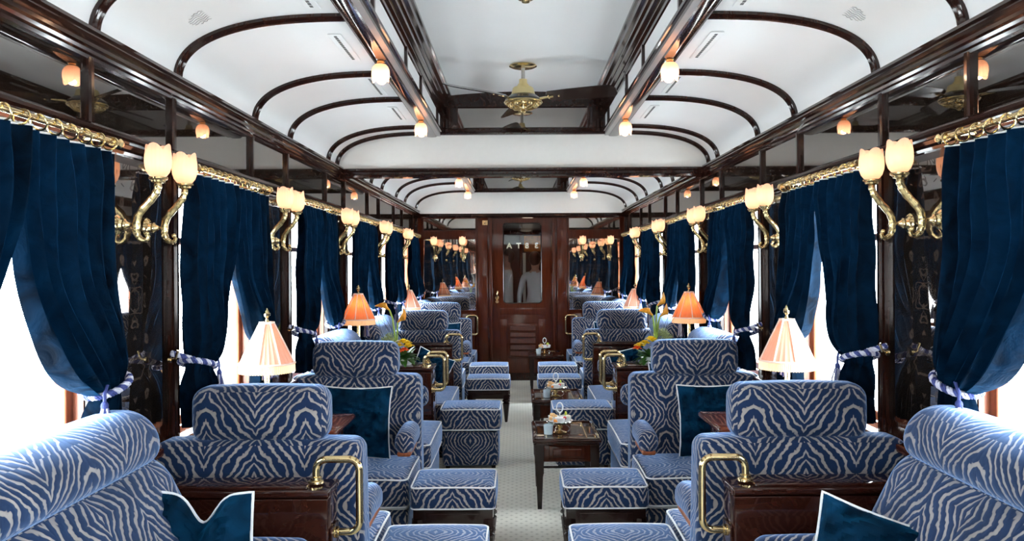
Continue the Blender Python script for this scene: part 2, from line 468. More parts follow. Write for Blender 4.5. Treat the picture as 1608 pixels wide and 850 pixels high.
# raised clerestory ceiling
def topz(x): return 2.768 - .034*(x/.6)**2
for ya, yb in ((YB, YK), (YK+.04, YE)):
    xs = [-.62+1.24*i/16 for i in range(17)]
    vs = [(x, ya, topz(x)) for x in xs] + [(x, yb, topz(x)) for x in xs]
    ceil.add(vs, [(i, i+1, 18+i, 17+i) for i in range(16)])
struct(ceil.build('ceiling', M['ceil'], recalc=False))
for S in (-1, 1):
    for ya, yb in ((YB, YK), (YK+.04, YE-.1)):
        MBs = MB().box(S*.60, S*.70, ya, yb, 2.462, 2.80)
        trim(MBs, M['ceil'], 0)
        trim(MB().prism([(S*.700,2.485),(S*.712,2.480),(S*.712,2.468),(S*.702,2.462),(S*.702,2.452),(S*.690,2.444),(S*.660,2.442),(S*.632,2.444),(S*.626,2.450),(S*.626,2.456),(S*.626,2.485)], 'y', ya, yb), M['wood'])
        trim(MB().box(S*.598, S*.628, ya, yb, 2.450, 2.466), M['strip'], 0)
        cp = [(.602,2.595),(.592,2.600),(.588,2.615),(.575,2.62),(.574,2.64),(.560,2.648),(.556,2.668),(.545,2.672),(.543,2.69),(.528,2.70),(.524,2.72),(.514,2.728),(.512,2.76),(.602,2.76)]
        trim(MB().prism([(S*x, z) for x, z in cp], 'y', ya, yb), M['wood'])
        trim(MB().prism([(S*.602,2.466),(S*.580,2.466),(S*.578,2.478),(S*.590,2.486),(S*.602,2.488)], 'y', ya, yb), M['wood'])
    for e in [e for p in PILL[1:] for e in p] + [YK-.02]:
        if e < YE-.1: trim(MB().box(S*.585, S*.602, e-.014, e+.014, 2.48, 2.60), M['woodv'], 0)
# ribs
RIBS = [-3.6, -3.0, -2.07, -1.47, -.55, .05, .97, 1.57, 2.475, 3.08, 3.98, 4.59, 5.51, 5.775, 6.12, 7.1, 7.66, 8.55, 9.22, 10.22, 10.42]
for S in (-1, 1):
    for y in RIBS:
        mb = MB(); sec = [(-.022, 0), (-.022, .012), (-.014, .016), (-.012, .022), (0, .027), (.012, .022), (.014, .016), (.022, .012), (.022, 0)]
        vs = []; n = len(sec)
        for i in range(NT+1):
            t = pi/2*i/NT
            for dy, o in sec:
                x, z = cove(t, o); vs.append((S*x, y+dy, z))
        fs = [(i*n+k, i*n+k+1, (i+1)*n+k+1, (i+1)*n+k) for i in range(NT) for k in range(n-1)]
        mb.add(vs, fs); trim(mb, M['woodv'], 50)
# bulkhead: lunette over a beam, and clerestory end panels
def lunette(y0, y1, name, m):
    pts = [cove(pi/2*i/NT) for i in range(NT+1)]
    poly = [(x+.01, z+.01) for x, z in pts] + [(-x-.01, z+.01) for x, z in pts[::-1]]
    poly += [(-1.44, 2.19), (1.44, 2.19)]
    return MB().prism(poly, 'y', y0, y1)
trim(lunette(YK-.005, YK+.045, '', None), M['lun'], 20)
def cler_end(y, d):
    # arched wooden surround with a mirror, facing the camera (d=-1)
    mb = MB(); mb.box(-.6, .6, y, y+.05, 2.47, 2.80); trim(mb, M['wood'], 0)
    MB().box(-.47, .47, y-.006, y-.001, 2.51, 2.652).build('clerestory_mirror', M['frieze'], bpy.data.objects['ceiling'], smooth=0)
    mb = MB(); mb.prism([(y, 2.455), (y-.03, 2.455), (y-.034, 2.468), (y-.024, 2.476), (y-.024, 2.50), (y-.012, 2.508), (y, 2.51)], 'x', -.60, .60); trim(mb, M['wood'])
    xs = [-.52+1.04*i/20 for i in range(21)]
    poly = [(-.52, 2.655)] + [(.52, 2.655)] + [(x, topz(x)-.0 + .0) for x in xs[::-1]]
    mb = MB(); mb.prism(poly, 'y', y-.02, y); mb.prism([(-.52, 2.655), (.52, 2.655), (.52, 2.675), (-.52, 2.675)], 'y', y-.032, y); trim(mb, M['wood'])
    for s in (-1, 1): trim(MB().bbox(s*.47, s*.56, y-.022, y, 2.50, 2.66, .006), M['woodv'])
cler_end(YK-.01, -1); cler_end(YE-.14, -1)
bp = [(YK+.06,2.15),(YK-.03,2.15),(YK-.034,2.165),(YK-.022,2.172),(YK-.022,2.19),(YK-.036,2.198),(YK-.036,2.212),(YK-.01,2.22),(YK+.05,2.22),(YK+.07,2.20)]
trim(MB().prism(bp, 'x', -1.375, 1.375), M['wood'])
trim(lunette(YE-.09, YE-.04, '', None), M['lun'], 20)
# ------------------------------------------------------------------ end wall
DX = .016
mb = MB()
mb.box(-1.47, -.385+DX, YE, YE+.08, 0, 2.80); mb.box(.385+DX, 1.47, YE, YE+.08, 0, 2.80); mb.box(-.385+DX, .385+DX, YE, YE+.08, 2.135, 2.80)
we = struct(mb.build('wall_end', M['woodred'], smooth=0))
struct(MB().box(-1.47, 1.47, YB-.06, YB, -.05, 2.80).build('wall_back', M['woodred'], smooth=0))
trim(MB().prism([(YE,2.135),(YE-.03,2.135),(YE-.035,2.15),(YE-.02,2.158),(YE-.02,2.18),(YE-.04,2.19),(YE-.04,2.205),(YE,2.215)], 'x', -1.375, 1.375), M['wood'])
for S in (-1, 1):
    for z0, z1, nm in ((1.975, 2.125, 'upper_mirror'), (.925, 1.855, 'lower_mirror')):
        x0, x1 = sorted((S*.615+DX, S*1.285+DX*.5)); xc = (x0+x1)/2
        MB().grid(lambda u, v: (x0+(x1-x0)*u, YE-.005, z0+(z1-z0)*v), 1, 1, uvfn=lambda u, v: ((u-.5)*.2+ (1 if nm[0] == 'u' else 0), v*.9)).build(nm, M['endmirror'], we, smooth=0)
        mb = MB()
        for a, b, c, d in ((x0-.014, x1+.014, z0-.014, z0), (x0-.014, x1+.014, z1, z1+.014), (x0-.014, x0, z0, z1), (x1, x1+.014, z0, z1)): mb.bbox(a, b, YE-.014, YE, c, d, .004)
        mb.build('mirror_moulding', M['woodred'], we)
    # pilasters
    for x0, x1, t in ((.395, .43, .03), (.455, .585, .012), (.60, .612, .02)):
        trim(MB().bbox(S*x0+DX, S*x1+DX, YE-t, YE, .02, 2.13, .005), M['woodred'])
    trim(MB().bbox(S*.63+DX, S*1.3, YE-.015, YE, .12, .88, .006), M['woodred'])
    trim(MB().bbox(S*.66+DX, S*1.25, YE-.022, YE-.01, .18, .82, .006), M['woodred'])
struct(MB().box(-1.38, 1.38, YE-.02, YE, 0, .1).build('baseboard_end', M['wood'], smooth=0))
# door with window, lettering, vent and handle
door = struct(empty('door_1', (DX, YE+.02, 0)))
def rrect(x0, x1, z0, z1, r, n=5):
    pts = []
    for cx, cz, a0 in ((x1-r, z1-r, 0), (x0+r, z1-r, 90), (x0+r, z0+r, 180), (x1-r, z0+r, 270)):
        for i in range(n+1):
            a = radians(a0+90*i/n); pts.append((cx+r*cos(a), cz+r*sin(a)))
    return pts
mb = MB(); inn = rrect(-.245, .245, 1.015, 2.06, .035)
out_ = []
for x, z in inn:
    out_.append((x, z))
def quad_frame(mb, inner, X, Z0, Z1, y0, y1):
    n = len(inner); outer = []
    cx = 0; cz = (inner[0][1]+inner[n//2][1])/2
    for i, (x, z) in enumerate(inner):
        q = i // (n//4)
        outer.append([(X, Z1), (-X, Z1), (-X, Z0), (X, Z0)][q])
    for (y, fl) in ((y0, 0), (y1, 1)):
        vs = [(x, y, z) for x, z in inner] + [(x, y, z) for x, z in outer]
        mb.add(vs, [(i, (i+1) % n, n+(i+1) % n, n+i) for i in range(n)])
    mb.add([(x, y0, z) for x, z in inner]+[(x, y1, z) for x, z in inner], [(i, (i+1) % n, n+(i+1) % n, n+i) for i in range(n)])
quad_frame(mb, inn, .383, .93, 2.132, 0, .03)
mb.box(-.383, .383, 0, .03, .05, .93)
mb.bbox(-.30, .30, -.008, 0, .86, .95, .004)
mb.build('door_leaf', M['woodred'], door, recalc=False, merge=False)
def loop3(pts, y): return [(x, y, z) for x, z in pts]
MB().tube(loop3(rrect(-.248, .248, 1.012, 2.063, .036), 0.0), .007, 8, True).build('glass_beading', M['woodleg'], door)
MB().prism(inn, 'y', .012, .016).build('door_glass', M['glass'], door, smooth=0)
mb = MB(); mb.bbox(-.20, .20, -.012, 0, .30, .74, .004); mb.build('vent_frame', M['woodred'], door)
for i in range(5):
    z = .345+i*.083
    MB().prism([(-.012, z-.022), (-.030, z-.030), (-.034, z-.022), (-.016, z+.032), (-.012, z+.034)], 'x', -.165, .165).build('vent_slat', M['woodred'], door)
mb = MB(); mb.bbox(-.30, -.21, -.006, 0, .14, .80, .004); mb.bbox(.21, .30, -.006, 0, .14, .80, .004); mb.build('door_panel', M['woodred'], door)
mb = MB(); mb.lathe([(.001,-.014),(.022,-.014),(.028,-.006),(.028,0)], (-.335, 0, 1.085), 16, 'y'); mb.lathe([(.001,-.014),(.022,-.014),(.026,-.006),(.026,0)], (-.335, 0, 1.035), 16, 'y')
mb.tube([(-.335, -.03, 1.08), (-.335, -.045, 1.11), (-.33, -.048, 1.16), (-.325, -.045, 1.175)], [.009, .010, .011, .006], 8)
mb.build('door_handle', M['brass'], door)
for ch, x in (('A', -.172), ('T', -.048), ('8', .062), ('3', .188)):
    cu = bpy.data.curves.new('etched_letter', 'FONT'); cu.body = ch; cu.size = .10; cu.align_x = 'CENTER'; cu.extrude = .0015; cu.offset = .003
    o = bpy.data.objects.new('etched_letter', cu); COL.objects.link(o); o.parent = door
    o.location = (x, .02, 1.735); o.rotation_euler = (pi/2, 0, pi); cu.materials.append(M['cream'])
o = MB().box(-.035, .035, -.02, 0, -.03, .03).lathe([(.001,-.03),(.014,-.026),(.014,-.02)], (0,0,0), 10, 'y').build('wall_bracket', M['brass'], we, loc=(-.47, YE-.012, 2.07))
# vestibule beyond the door
VB = YE+.08
mb = MB(); mb.box(-.9, .9, VB, VB+1.6, -.02, 0); mb.box(-.95, -.9, VB, VB+1.6, 0, 2.4); mb.box(.9, .95, VB, VB+1.6, 0, 2.4)
mb.box(-.95, .95, VB+1.6, VB+1.65, 0, 2.4)
v = struct(mb.build('wall_vestibule', M['backing'], smooth=0))
struct(MB().box(-.95, .95, VB, VB+1.65, 2.3, 2.34).build('ceiling_vestibule', M['ceil'], smooth=0))
trim(MB().bbox(-.02, .03, VB+1.55, VB+1.6, 0, 2.3), M['woodred']); trim(MB().bbox(-.95, .95, VB+1.5, VB+1.6, 1.98, 2.05), M['wood'])
trim(MB().bbox(.05, .5, VB+1.56, VB+1.6, 1.72, 1.96), M['salmon'])
trim(MB().bbox(.03, .075, VB+1.56, VB+1.6, .3, 1.7), M['lun'])  # white strip imitates daylight through a narrow vestibule window

# ------------------------------------------------------------------ lights helper
def lamp_light(parent, loc, power, r=.018, col=(1, .66, .36)):
    li = bpy.data.lights.new('glow', 'POINT'); li.energy = power; li.color = col; li.shadow_soft_size = r
    o = bpy.data.objects.new('glow', li); COL.objects.link(o); o.parent = parent; o.location = loc
    return o

# tulip glass, opening upward from its neck (or down with flip)
def tulip(mb, c, H=.105, Rm=.046, flip=1):
    prof = [(.016, 0), (.029, .005), (.039, .017), (.045, .034), (.0465, .050), (.046, .066), (.0445, .076), (.043, .078), (.0425, .092), (.041, 1.0)]
    n = 60
    def mod(r, h, a, i):
        k = abs(cos(2*a))**.55
        top = .078 + .027*k
        hh = h if h < .075 else (top if h > .5 else .075+(top-.075)*((h-.075)/.03))
        if h == .078: hh = .075 + (top-.075)*.3
        if h == .092: hh = .075 + (top-.075)*.7
        fl = 1 + .018*cos(20*a)*min(1, hh/.03)
        rr = r*fl*(1 + .04*(1-k)*max(0, (hh-.06)/.04))
        return rr*Rm/.0465, flip*hh*H/.105
    mb.lathe(prof, c, n, mod=mod, cap=False)
    return mb
def make_sconce():
    # the arm reaches out along +X from the wall plane x=0; light centre about (.17, 0, .16)
    r = empty('wall_sconce'); tag(r, 'x', 'sconce')
    MB().lathe([(.001,0),(.034,0),(.036,.004),(.030,.010),(.022,.014),(.018,.022),(.020,.028),(.012,.034),(.008,.045),(.001,.047)], (0,0,0), 20, 'x').lathe([(.006,.04),(.006,.075)], (0,0,0), 8, 'x').build('back_plate', M['brass'], r)
    path = [(.098,0,-.030),(.105,0,-.040),(.100,0,-.050),(.085,0,-.052),(.070,0,-.040),(.064,0,-.020),(.064,0,.005),(.070,0,.030),(.088,0,.055),(.112,0,.080),(.128,0,.102),(.136,0,.122),(.138,0,.140)]
    P = []
    for i in range(len(path)-1):
        for k in range(3):
            t = k/3; P.append(tuple(path[i][j]*(1-t)+path[i+1][j]*t for j in range(3)))
    P.append(path[-1])
    m = len(P); rad = [.005+.0075*min(1, i/(m*.45))*(1+.15*sin(i*1.9)) for i in range(m)]
    mb = MB().tube(P, rad, 10); mb.sphere((.098,0,-.028), .008, 6); mb.sphere((.064,0,0), .012, 8)
    mb.build('curved_arm', M['brassold'], r)
    MB().lathe([(.010,.136),(.022,.142),(.024,.148),(.030,.152),(.030,.158),(.016,.160)], (.138,0,0), 18).build('lamp_cup', M['brassold'], r)
    tulip(MB(), (.138,0,.157), .112, .0425).build('glass_shade', M['tulip'], r)
    MB().sphere((.138,0,.195), .016, 8, (1,1,1.3)).build('bulb', M['bulb'], r)
    lamp_light(r, (.138, 0, .205), .32, col=(1, .74, .48))
    return r
sc = make_sconce()
g = 'brass wall sconces with frosted tulip shades'
PN = {3: 'nearest pillar', 4: 'second pillar', 5: 'third pillar', 6: 'fourth pillar', 7: 'fifth pillar'}
for S in (-1, 1):
    for i, yc in ((3, 2.755), (4, 4.2), (5, 5.69), (6, 7.23), (7, 8.68)):
        for k, dy in enumerate((-.105, .105)):
            lab = 'brass sconce with lit tulip shade on the %s mirrored pillar, %s of its pair' % (SIDE[S]+' '+PN[i].replace(' pillar', ''), ('nearer' if k == 0 else 'farther'))
            place(sc, USED, (S*(W-.008), yc+dy, 1.645), 0 if S < 0 else pi, lab, g)
for x, lab in ((-1.13, 'outer brass sconce on left end wall mirror'), (-.76, 'inner brass sconce on left end wall mirror beside the door'), (.80, 'inner brass sconce on right end wall mirror beside the door'), (1.16, 'outer brass sconce on right end wall mirror')):
    place(sc, USED, (x, YE-.008, 1.62), -pi/2, lab, 'brass sconces on the end wall')

# ceiling bulbs under the clerestory beams
def make_ceiling_bulb():
    r = empty('ceiling_lamp'); tag(r, 'x', 'ceiling lamp')
    MB().lathe([(.001,0),(.020,0),(.022,-.006),(.016,-.012),(.018,-.018),(.001,-.018)], (0,0,0), 16).build('brass_collar', M['brass'], r)
    tulip(MB(), (0,0,-.014), .088, .041, -1).build('glass_shade', M['tulip'], r)
    MB().sphere((0,0,-.05), .022, 8, (1,1,1.2)).build('bulb', M['bulb'], r)
    lamp_light(r, (0,0,-.085), .4, col=(1, .74, .48))
    return r
cb = make_ceiling_bulb()
trim(lunette(YB, YB+.04, '', None), M['lun'], 20)
for S in (-1, 1):
    for y, w in ((2.1, 'just above the frame top'), (3.66, 'nearest one in view'), (5.17, 'just before the bulkhead'), (6.85, 'just past the bulkhead'), (8.5, 'second last before the end wall'), (9.95, 'last before the end wall')):
        place(cb, USED, (S*.665, y, 2.448), 0, 'small lit tulip lamp under the %s roof beam, %s' % (SIDE[S], w), 'tulip lamps under the raised ceiling beams')

# ceiling vents and round grilles
def make_vent():
    r = empty('ceiling_vent'); tag(r, 'x', 'vent')
    MB().bbox(-.028, .028, -.21, .21, -.004, 0, .002).build('vent_plate', M['ceil'], r)
    mb = MB()
    for i in range(14): mb.box(-.006, .006, -.19+i*.0275, -.19+i*.0275+.018, -.0055, -.004)
    mb.build('slots', M['slot'], r)
    return r
vt = make_vent()
for S in (-1, 1):
    for y, w in ((2.78, 'nearest'), (3.53, 'second'), (4.29, 'third'), (5.05, 'fourth'), (8.1, 'far compartment')):
        place(vt, USED, (S*.80, y, 2.4735), 0, 'long narrow slotted vent in the %s ceiling cove, %s from the camera' % (SIDE[S], w), 'slotted vents in the ceiling coves')
def make_grille():
    r = empty('ceiling_grille'); tag(r, 'x', 'grille')
    mb = MB()
    for i in range(7):
        y = -.045+i*.015; h = sqrt(max(0, .05**2-y*y))
        mb.tube([(-h+2*h*k/12, y+.004*sin(k*1.3), .001) for k in range(13)], .0016, 4)
    mb.build('wavy_slots', M['grille'], r)
    return r
gr = make_grille()
for S in (-1, 1):
    o = place(gr, USED, (S*1.185, 2.90, 2.414), 0, 'round wavy grille in the %s ceiling cove' % SIDE[S], 'round ceiling grilles')
    o.rotation_euler = (0, S*radians(30), 0)

# fans
def make_fan():
    r = empty('ceiling_fan'); tag(r, 'x', 'ceiling fan')   # origin at the ceiling
    MB().lathe([(.001,0),(.085,0),(.088,-.006),(.070,-.014),(.035,-.018),(.001,-.018)], (0,0,0), 28).build('ceiling_rose', M['brass'], r)
    MB().lathe([(.012,-.01),(.012,-.10)], (0,0,0), 12).build('down_rod', M['steel'], r)
    MB().lathe([(.014,-.085),(.024,-.088),(.026,-.112),(.036,-.124),(.040,-.134),(.058,-.138),(.066,-.146),(.074,-.178),(.076,-.185),(.01,-.187)], (0,0,0), 32).build('motor_housing', M['satin'], r)
    MB().lathe([(.076,-.185),(.092,-.196),(.114,-.215),(.116,-.224),(.05,-.226)], (0,0,0), 32).build('black_band', M['black'], r)
    mb = MB().lathe([(.05,-.224),(.118,-.226),(.122,-.234),(.108,-.240),(.06,-.242),(.02,-.26),(.001,-.26)], (0,0,0), 32)
    for k in range(12):
        a = 2*pi*k/12; mb.sphere((.088*cos(a), .088*sin(a), -.245), .015, 6)
    mb.tube([(.112*cos(2*pi*k/40), .112*sin(2*pi*k/40), -.238) for k in range(40)], .006, 6, True)
    for k in range(8):
        a = 2*pi*k/8; mb.tube([(.108*cos(a), .108*sin(a), -.244), (.08*cos(a), .08*sin(a), -.268), (.03*cos(a), .03*sin(a), -.278)], .0045, 6)
    mb.lathe([(.001,-.25),(.028,-.262),(.024,-.275),(.012,-.280),(.016,-.290),(.006,-.300),(.001,-.302)], (0,0,0), 16)
    mb.build('switch_housing', M['brassold'], r)
    for az in (-20, 220, 100):
        a = radians(az); ca, sa = cos(a), sin(a)
        mb = MB()
        out = [(.155,-.020),(.17,-.05),(.30,-.060),(.54,-.068),(.585,-.055),(.60,-.02),(.60,.03),(.585,.055),(.54,.062),(.30,.055),(.17,.045),(.155,.02)]
        pz = -.205
        def tf(p):
            x, y, z = p; tl = radians(-20); y2, z2 = y*cos(tl)-z*sin(tl), y*sin(tl)+z*cos(tl)
            return (x*ca-y2*sa, x*sa+y2*ca, z2+pz)
        n = len(out)
        mb.add([tf((x, y, .003)) for x, y in out]+[tf((x, y, -.003)) for x, y in out], [tuple(range(n)), tuple(range(n, 2*n))[::-1]]+[(i, (i+1) % n, n+(i+1) % n, n+i) for i in range(n)])
        b = mb.build('fan_blade', M['woodleg'], r, smooth=0)
        mb = MB().tube([tf((.10,0,-.015)), tf((.15,0,-.008)), tf((.20,0,-.006))], [.008,.007,.006], 6)
        for x, y in ((.17,.012),(.17,-.012),(.235,0)): mb.sphere(tf((x,y,-.006)), .006, 5)
        mb.build('blade_bracket', M['brass'], b)
    return r
fan = make_fan()
place(fan, USED, (0, 5.02, 2.765), 0, 'three-bladed brass ceiling fan hanging before the bulkhead', 'brass ceiling fans')
place(fan, USED, (0, 9.2, 2.765), 0, 'three-bladed brass ceiling fan seen beyond the bulkhead near the end wall', 'brass ceiling fans')
o = MB().lathe([(.001,0),(.046,0),(.048,-.008),(.036,-.016),(.022,-.018),(.018,-.03),(.001,-.032)], (0,0,0), 24).build('ceiling_fitting', M['brassold'], loc=(.005, 3.73, 2.766))
tag(o, 'small round brass fitting on the white raised ceiling, cut by frame top', 'ceiling fitting')

# ------------------------------------------------------------------ curtains
def curtain(S, a, b, near, seed):
    """window a..b; near=True gathers to the a side."""
    rr = random.Random(seed)
    mid = (a+b)/2; nf = 7
    ph = rr.random()*6; pw = 1.6 if near else 3.6; hang = (a-.085) if near else (b+.03)
    free = (mid+.0 if near else mid-.02) + rr.uniform(-.02, .02)
    if not near and a < 2: free -= .05
    d = 1 if near else -1       # direction from the hanging edge to the free edge
    wid = abs(free-hang); zt = 1.862; zk = 1.13+rr.uniform(-.02, .02); zb = .90
    XW = 1.275 if near else 1.300
    def fn(u, v):
        z = zt + (zb-zt)*v
        t = (zt-z)/(zt-zk)
        if t <= 1:
            # fullness of the free edge: stays wide then sweeps in to the tie
            k = 1 - (1-.29)*(max(0, t)**pw)
            bul = .018*sin(pi*min(1, t))
        else:
            q = (t-1)/((zt-zb)/(zt-zk)-1); k = .29 + .10*min(1, q*1.8); bul = 0
        y = hang + d*wid*k*u
        # drop: outer folds fall in a diagonal curve
        amp = (.022+.016*min(1, t))*(.6+.4*k) + .004*sin(u*17+seed)
        tight = exp(-((t-1)/.07)**2)
        amp *= (1-.55*tight)
        w = u + .012*sin(5*t+seed+u*4)
        fold = sin(2*pi*nf*w+ph) + .35*sin(2*pi*nf*2.3*w+ph*2)*min(1, t)
        if t < .12: fold = fold*(.55+.45*t/.12)
        x = XW - amp*fold - .05*(1-abs(2*u-1)**2)*exp(-((t-.86)/.22)**2)
        x -= .012*noise.noise(Vector((u*3+seed, t*4, seed*.3)))
        y += bul*sin(pi*u)*d + .01*noise.noise(Vector((u*5, t*3+seed, 1)))
        zz = z - .05*u*exp(-((t-.86)/.15)**2)
        return (S*x, y, zz)
    r = empty('curtain', (0, 0, 0))
    MB().grid(fn, 84, 64).build('curtain_panel', M['curtain'], r, recalc=False)
    # hem tape along the heading
    MB().tube([(fn(i/84, 0)[0], fn(i/84, 0)[1], zt+.001) for i in range(85)], .0028, 4).build('heading_tape', M['cord'], r)
    return r, fn, hang, d, wid, zk
ropes = []
def tieback(S, hang, d, wid, zk, seed, lab):
    cy = hang + d*wid*.14; hy = wid*.155; cx = 1.272 if d > 0 else 1.297
    r = empty('tieback', (0,0,0)); tag(r, lab, 'curtain tieback', 'twisted rope tiebacks')
    # loop round the gathered cloth, sloping up to the hook on the column
    loop = []
    for i in range(72):
        a = 2*pi*i/72
        yy = cy + hy*cos(a); xx = cx + (.058)*sin(a)
        loop.append(Vector((S*xx, yy, zk + .002 - d*(yy-cy)*.28)))
    tail = [Vector((S*(cx-.03), hang+d*.02, zk+.02)), Vector((S*1.30, hang-d*.02, zk+.045)), Vector((S*1.325, hang-d*.035, zk+.055))]
    def strands(path, closed, turns):
        n = len(path)
        for k in range(4):
            pts = []
            for i, p in enumerate(path):
                q = path[(i+1) % n] if (closed or i < n-1) else path[i]*2-path[i-1]
                t = (q-p).normalized(); up = Vector((0,0,1)); sd = t.cross(up).normalized(); up = sd.cross(t)
                a = 2*pi*turns*i/n + pi/2*k
                pts.append(p + (up*cos(a)+sd*sin(a))*.0068)
            MB().tube(pts, .0058, 6, closed).build('rope_strand', M['ropew'] if k in (0, 1) else M['ropeb'], r)
    strands(loop, True, 12)
    tl = []
    for i in range(len(tail)-1):
        for k in range(6): tl.append(tail[i].lerp(tail[i+1], k/6))
    tl.append(tail[-1]); strands(tl, False, 3)
    MB().tube([(S*1.33, hang-d*.035, zk+.03), (S*1.31, hang-d*.035, zk+.035), (S*1.30, hang-d*.035, zk+.065)], .005, 6).lathe([(.001,-.004),(.012,-.004),(.012,.004),(.001,.004)], (S*1.33, hang-d*.035, zk+.03), 10, 'x').build('hook', M['brass'], r)
    # tassel hanging at the free edge
    tx, ty, tz = S*(cx-.045), cy+d*(hy+.012), zk-.01
    MB().tube([(tx, ty-d*.02, tz+.03), (tx, ty, tz), (tx, ty, tz-.03)], .005, 6).sphere((tx, ty, tz-.035), .011, 8, (1,1,1.3)).build('tassel_head', M['ropeb'], r)
    mb = MB(); rr = random.Random(seed)
    for k in range(44):
        a = rr.random()*2*pi; q = sqrt(rr.random())
        mb.tube([(tx+.009*q*cos(a), ty+.009*q*sin(a), tz-.042), (tx+.022*q*cos(a), ty+.022*q*sin(a), tz-.085), (tx+.03*q*cos(a), ty+.03*q*sin(a), tz-.155-rr.random()*.015)], .0026, 4)
        mb.cur = (k+1) % 2
    mb.build('tassel_skirt', [M['ropew'], M['ropeb']], r)
def rod(S, a, b, lab):
    r = empty('curtain_rod', (S*1.275, (a+b)/2, 1.888)); tag(r, lab, 'curtain rod', 'brass curtain rods')
    h = (b-a)/2-.005
    MB().lathe([(.001,-h-.012),(.014,-h-.010),(.016,-h),(.010,-h+.006),(.0095,-h+.01),(.0095,h-.01),(.010,h-.006),(.016,h),(.014,h+.010),(.001,h+.012)], (0,0,0), 14, 'y').build('rail', M['brass'], r)
    for s in (-1, 1):
        MB().tube([(0, s*(h-.035), 0), (S*.06, s*(h-.035), .01), (S*.105, s*(h-.035), .012)], .007, 8).lathe([(.011,-.008),(.014,-.008),(.014,.008),(.011,.008)], (0, s*(h-.035), 0), 12, 'y').build('rod_bracket', M['brass'], r)
    n = 12
    rr = random.Random(int(a*100))
    for i in range(n):
        y = -h+.05+(2*h-.1)*i/(n-1); t = rr.uniform(-.4, .4)
        MB().tube([(.021*cos(2*pi*k/20), y+.021*sin(2*pi*k/20)*sin(t), -.008+.021*sin(2*pi*k/20)*cos(t)) for k in range(20)], .0028, 6, True).build('curtain_ring', M['brassold'], r)
WN = {2: 'nearest', 3: 'second', 4: 'third', 5: 'fourth', 6: 'fifth', 7: 'sixth'}
seed = 1
for S in (-1, 1):
    for wi in range(1, 8):
        a, b = WINS[wi+2]
        if wi == 1: nm = 'window behind the camera'
        else: nm = '%s %s window' % (WN[wi], SIDE[S])
        if wi >= 2: rod(S, a, b, 'brass curtain rod with rings above the %s' % nm)
        for near in (True, False):
            seed += 1
            if wi == 1 and near: continue
            r, fn, hang, d, wid, zk = curtain(S, a, b, near, seed)
            tag(r, 'dark blue velvet curtain at the %s, tied to its %s column' % (nm, 'nearer' if near else 'farther'), 'curtain', 'blue velvet curtains')
            tieback(S, hang, d, wid, zk, seed, 'twisted blue and white rope tieback round the %s curtain of the %s' % ('nearer' if near else 'farther', nm))

# ------------------------------------------------------------------ seating
Z = M['zebra']
def piping_loop(hx, hy, z, cx, cy, rc=.03, w=0):
    pts = []
    for q, (sx, sy) in enumerate(((1,1),(-1,1),(-1,-1),(1,-1))):
        for i in range(5):
            a = q*pi/2 + pi/2*i/4
            pts.append((cx+sx*(hx-rc)+rc*cos(a), cy+sy*(hy-rc)+rc*sin(a), z))
        # straight run subdivided with a slight sag for a hand-sewn line
        nsx, nsy = ((-1,1),(-1,-1),(1,-1),(1,1))[q]; a = (q+1)*pi/2
        p0 = pts[-1]; p1 = (cx+nsx*(hx-rc)+rc*cos(a), cy+nsy*(hy-rc)+rc*sin(a), z)
        for i in range(1, 6):
            t = i/6; pts.append((p0[0]*(1-t)+p1[0]*t, p0[1]*(1-t)+p1[1]*t, z + w*sin(pi*t)))
    return pts
def make_chair():
    r = empty('armchair'); tag(r, 'x', 'armchair')
    # faces -Y; back from y=0 to .17
    def lean(p):
        k = max(0, p.z-.3); return (p.x*(1+.03*(1-p.z/.9)), p.y+.05*k, p.z)
    MB().rbox((0,.085,.485), (.75,.17,.78), .045, 8, 4, (.0,.012,.012), lean).build('backrest', Z, r)
    MB().rbox((0,.075,.965), (.485,.15,.20), .05, 8, 5, (.006,.018,.008), lambda p: (p.x, p.y+.02, p.z)).build('headrest', Z, r)
    st = MB().rbox((0,-.235,.35), (.75,.53,.155), .034, 8, 4, (.010,.012,.018)).build('seat_cushion', Z, r)
    MB().tube(piping_loop(.371,.261,.419,0,-.235,.035,.006), .0045, 6, True).build('piping', M['cord'], st)
    MB().tube(piping_loop(.371,.261,.282,0,-.235,.035), .0045, 6, True).build('piping', M['cord'], st)
    bs = MB().rbox((0,-.22,.145), (.735,.48,.245), .03, 6, 3, (.004,.004,0)).build('base', Z, r)
    MB().tube(piping_loop(.366,.238,.262,0,-.22,.03), .004, 6, True).build('piping', M['cord'], bs)
    for s in (-1, 1):
        ar = MB().rbox((s*.325,-.13,.565), (.105,.33,.115), .048, 4, 5, (0,.006,.006), lambda p: (p.x, p.y, p.z-.10*max(0, -p.y-.15)**1.0)).build('armrest', Z, r)
        MB().rbox((s*.325,-.15,.50), (.075,.27,.028), .012, 3, 3).build('arm_rail', M['windowwood'], ar)
    for x in (-.32, .32):
        for y in (-.42, .1): MB().box(x-.02, x+.02, y-.02, y+.02, 0, .03).build('foot', M['woodleg'], r, smooth=0)
    return r
ch = make_chair(); g = 'zebra-striped blue armchairs'
for S in (-1, 1):
    X = S*.978; s = SIDE[S]
    place(ch, USED, (X, 3.02, 0), pi, 'blue zebra-striped armchair on the %s facing away, behind the nearest wooden partition' % s, g)
    place(ch, USED, (X, 4.52, 0), 0, 'blue zebra-striped armchair on the %s facing the camera with velvet cushion' % s, g)
    place(ch, USED, (X, 7.93, 0), pi, 'blue zebra-striped armchair on the %s facing away, beyond the flowers' % s, g)
    place(ch, USED, (X, 9.43, 0), 0, 'farthest blue zebra-striped armchair on the %s, facing the camera near the end wall' % s, g)

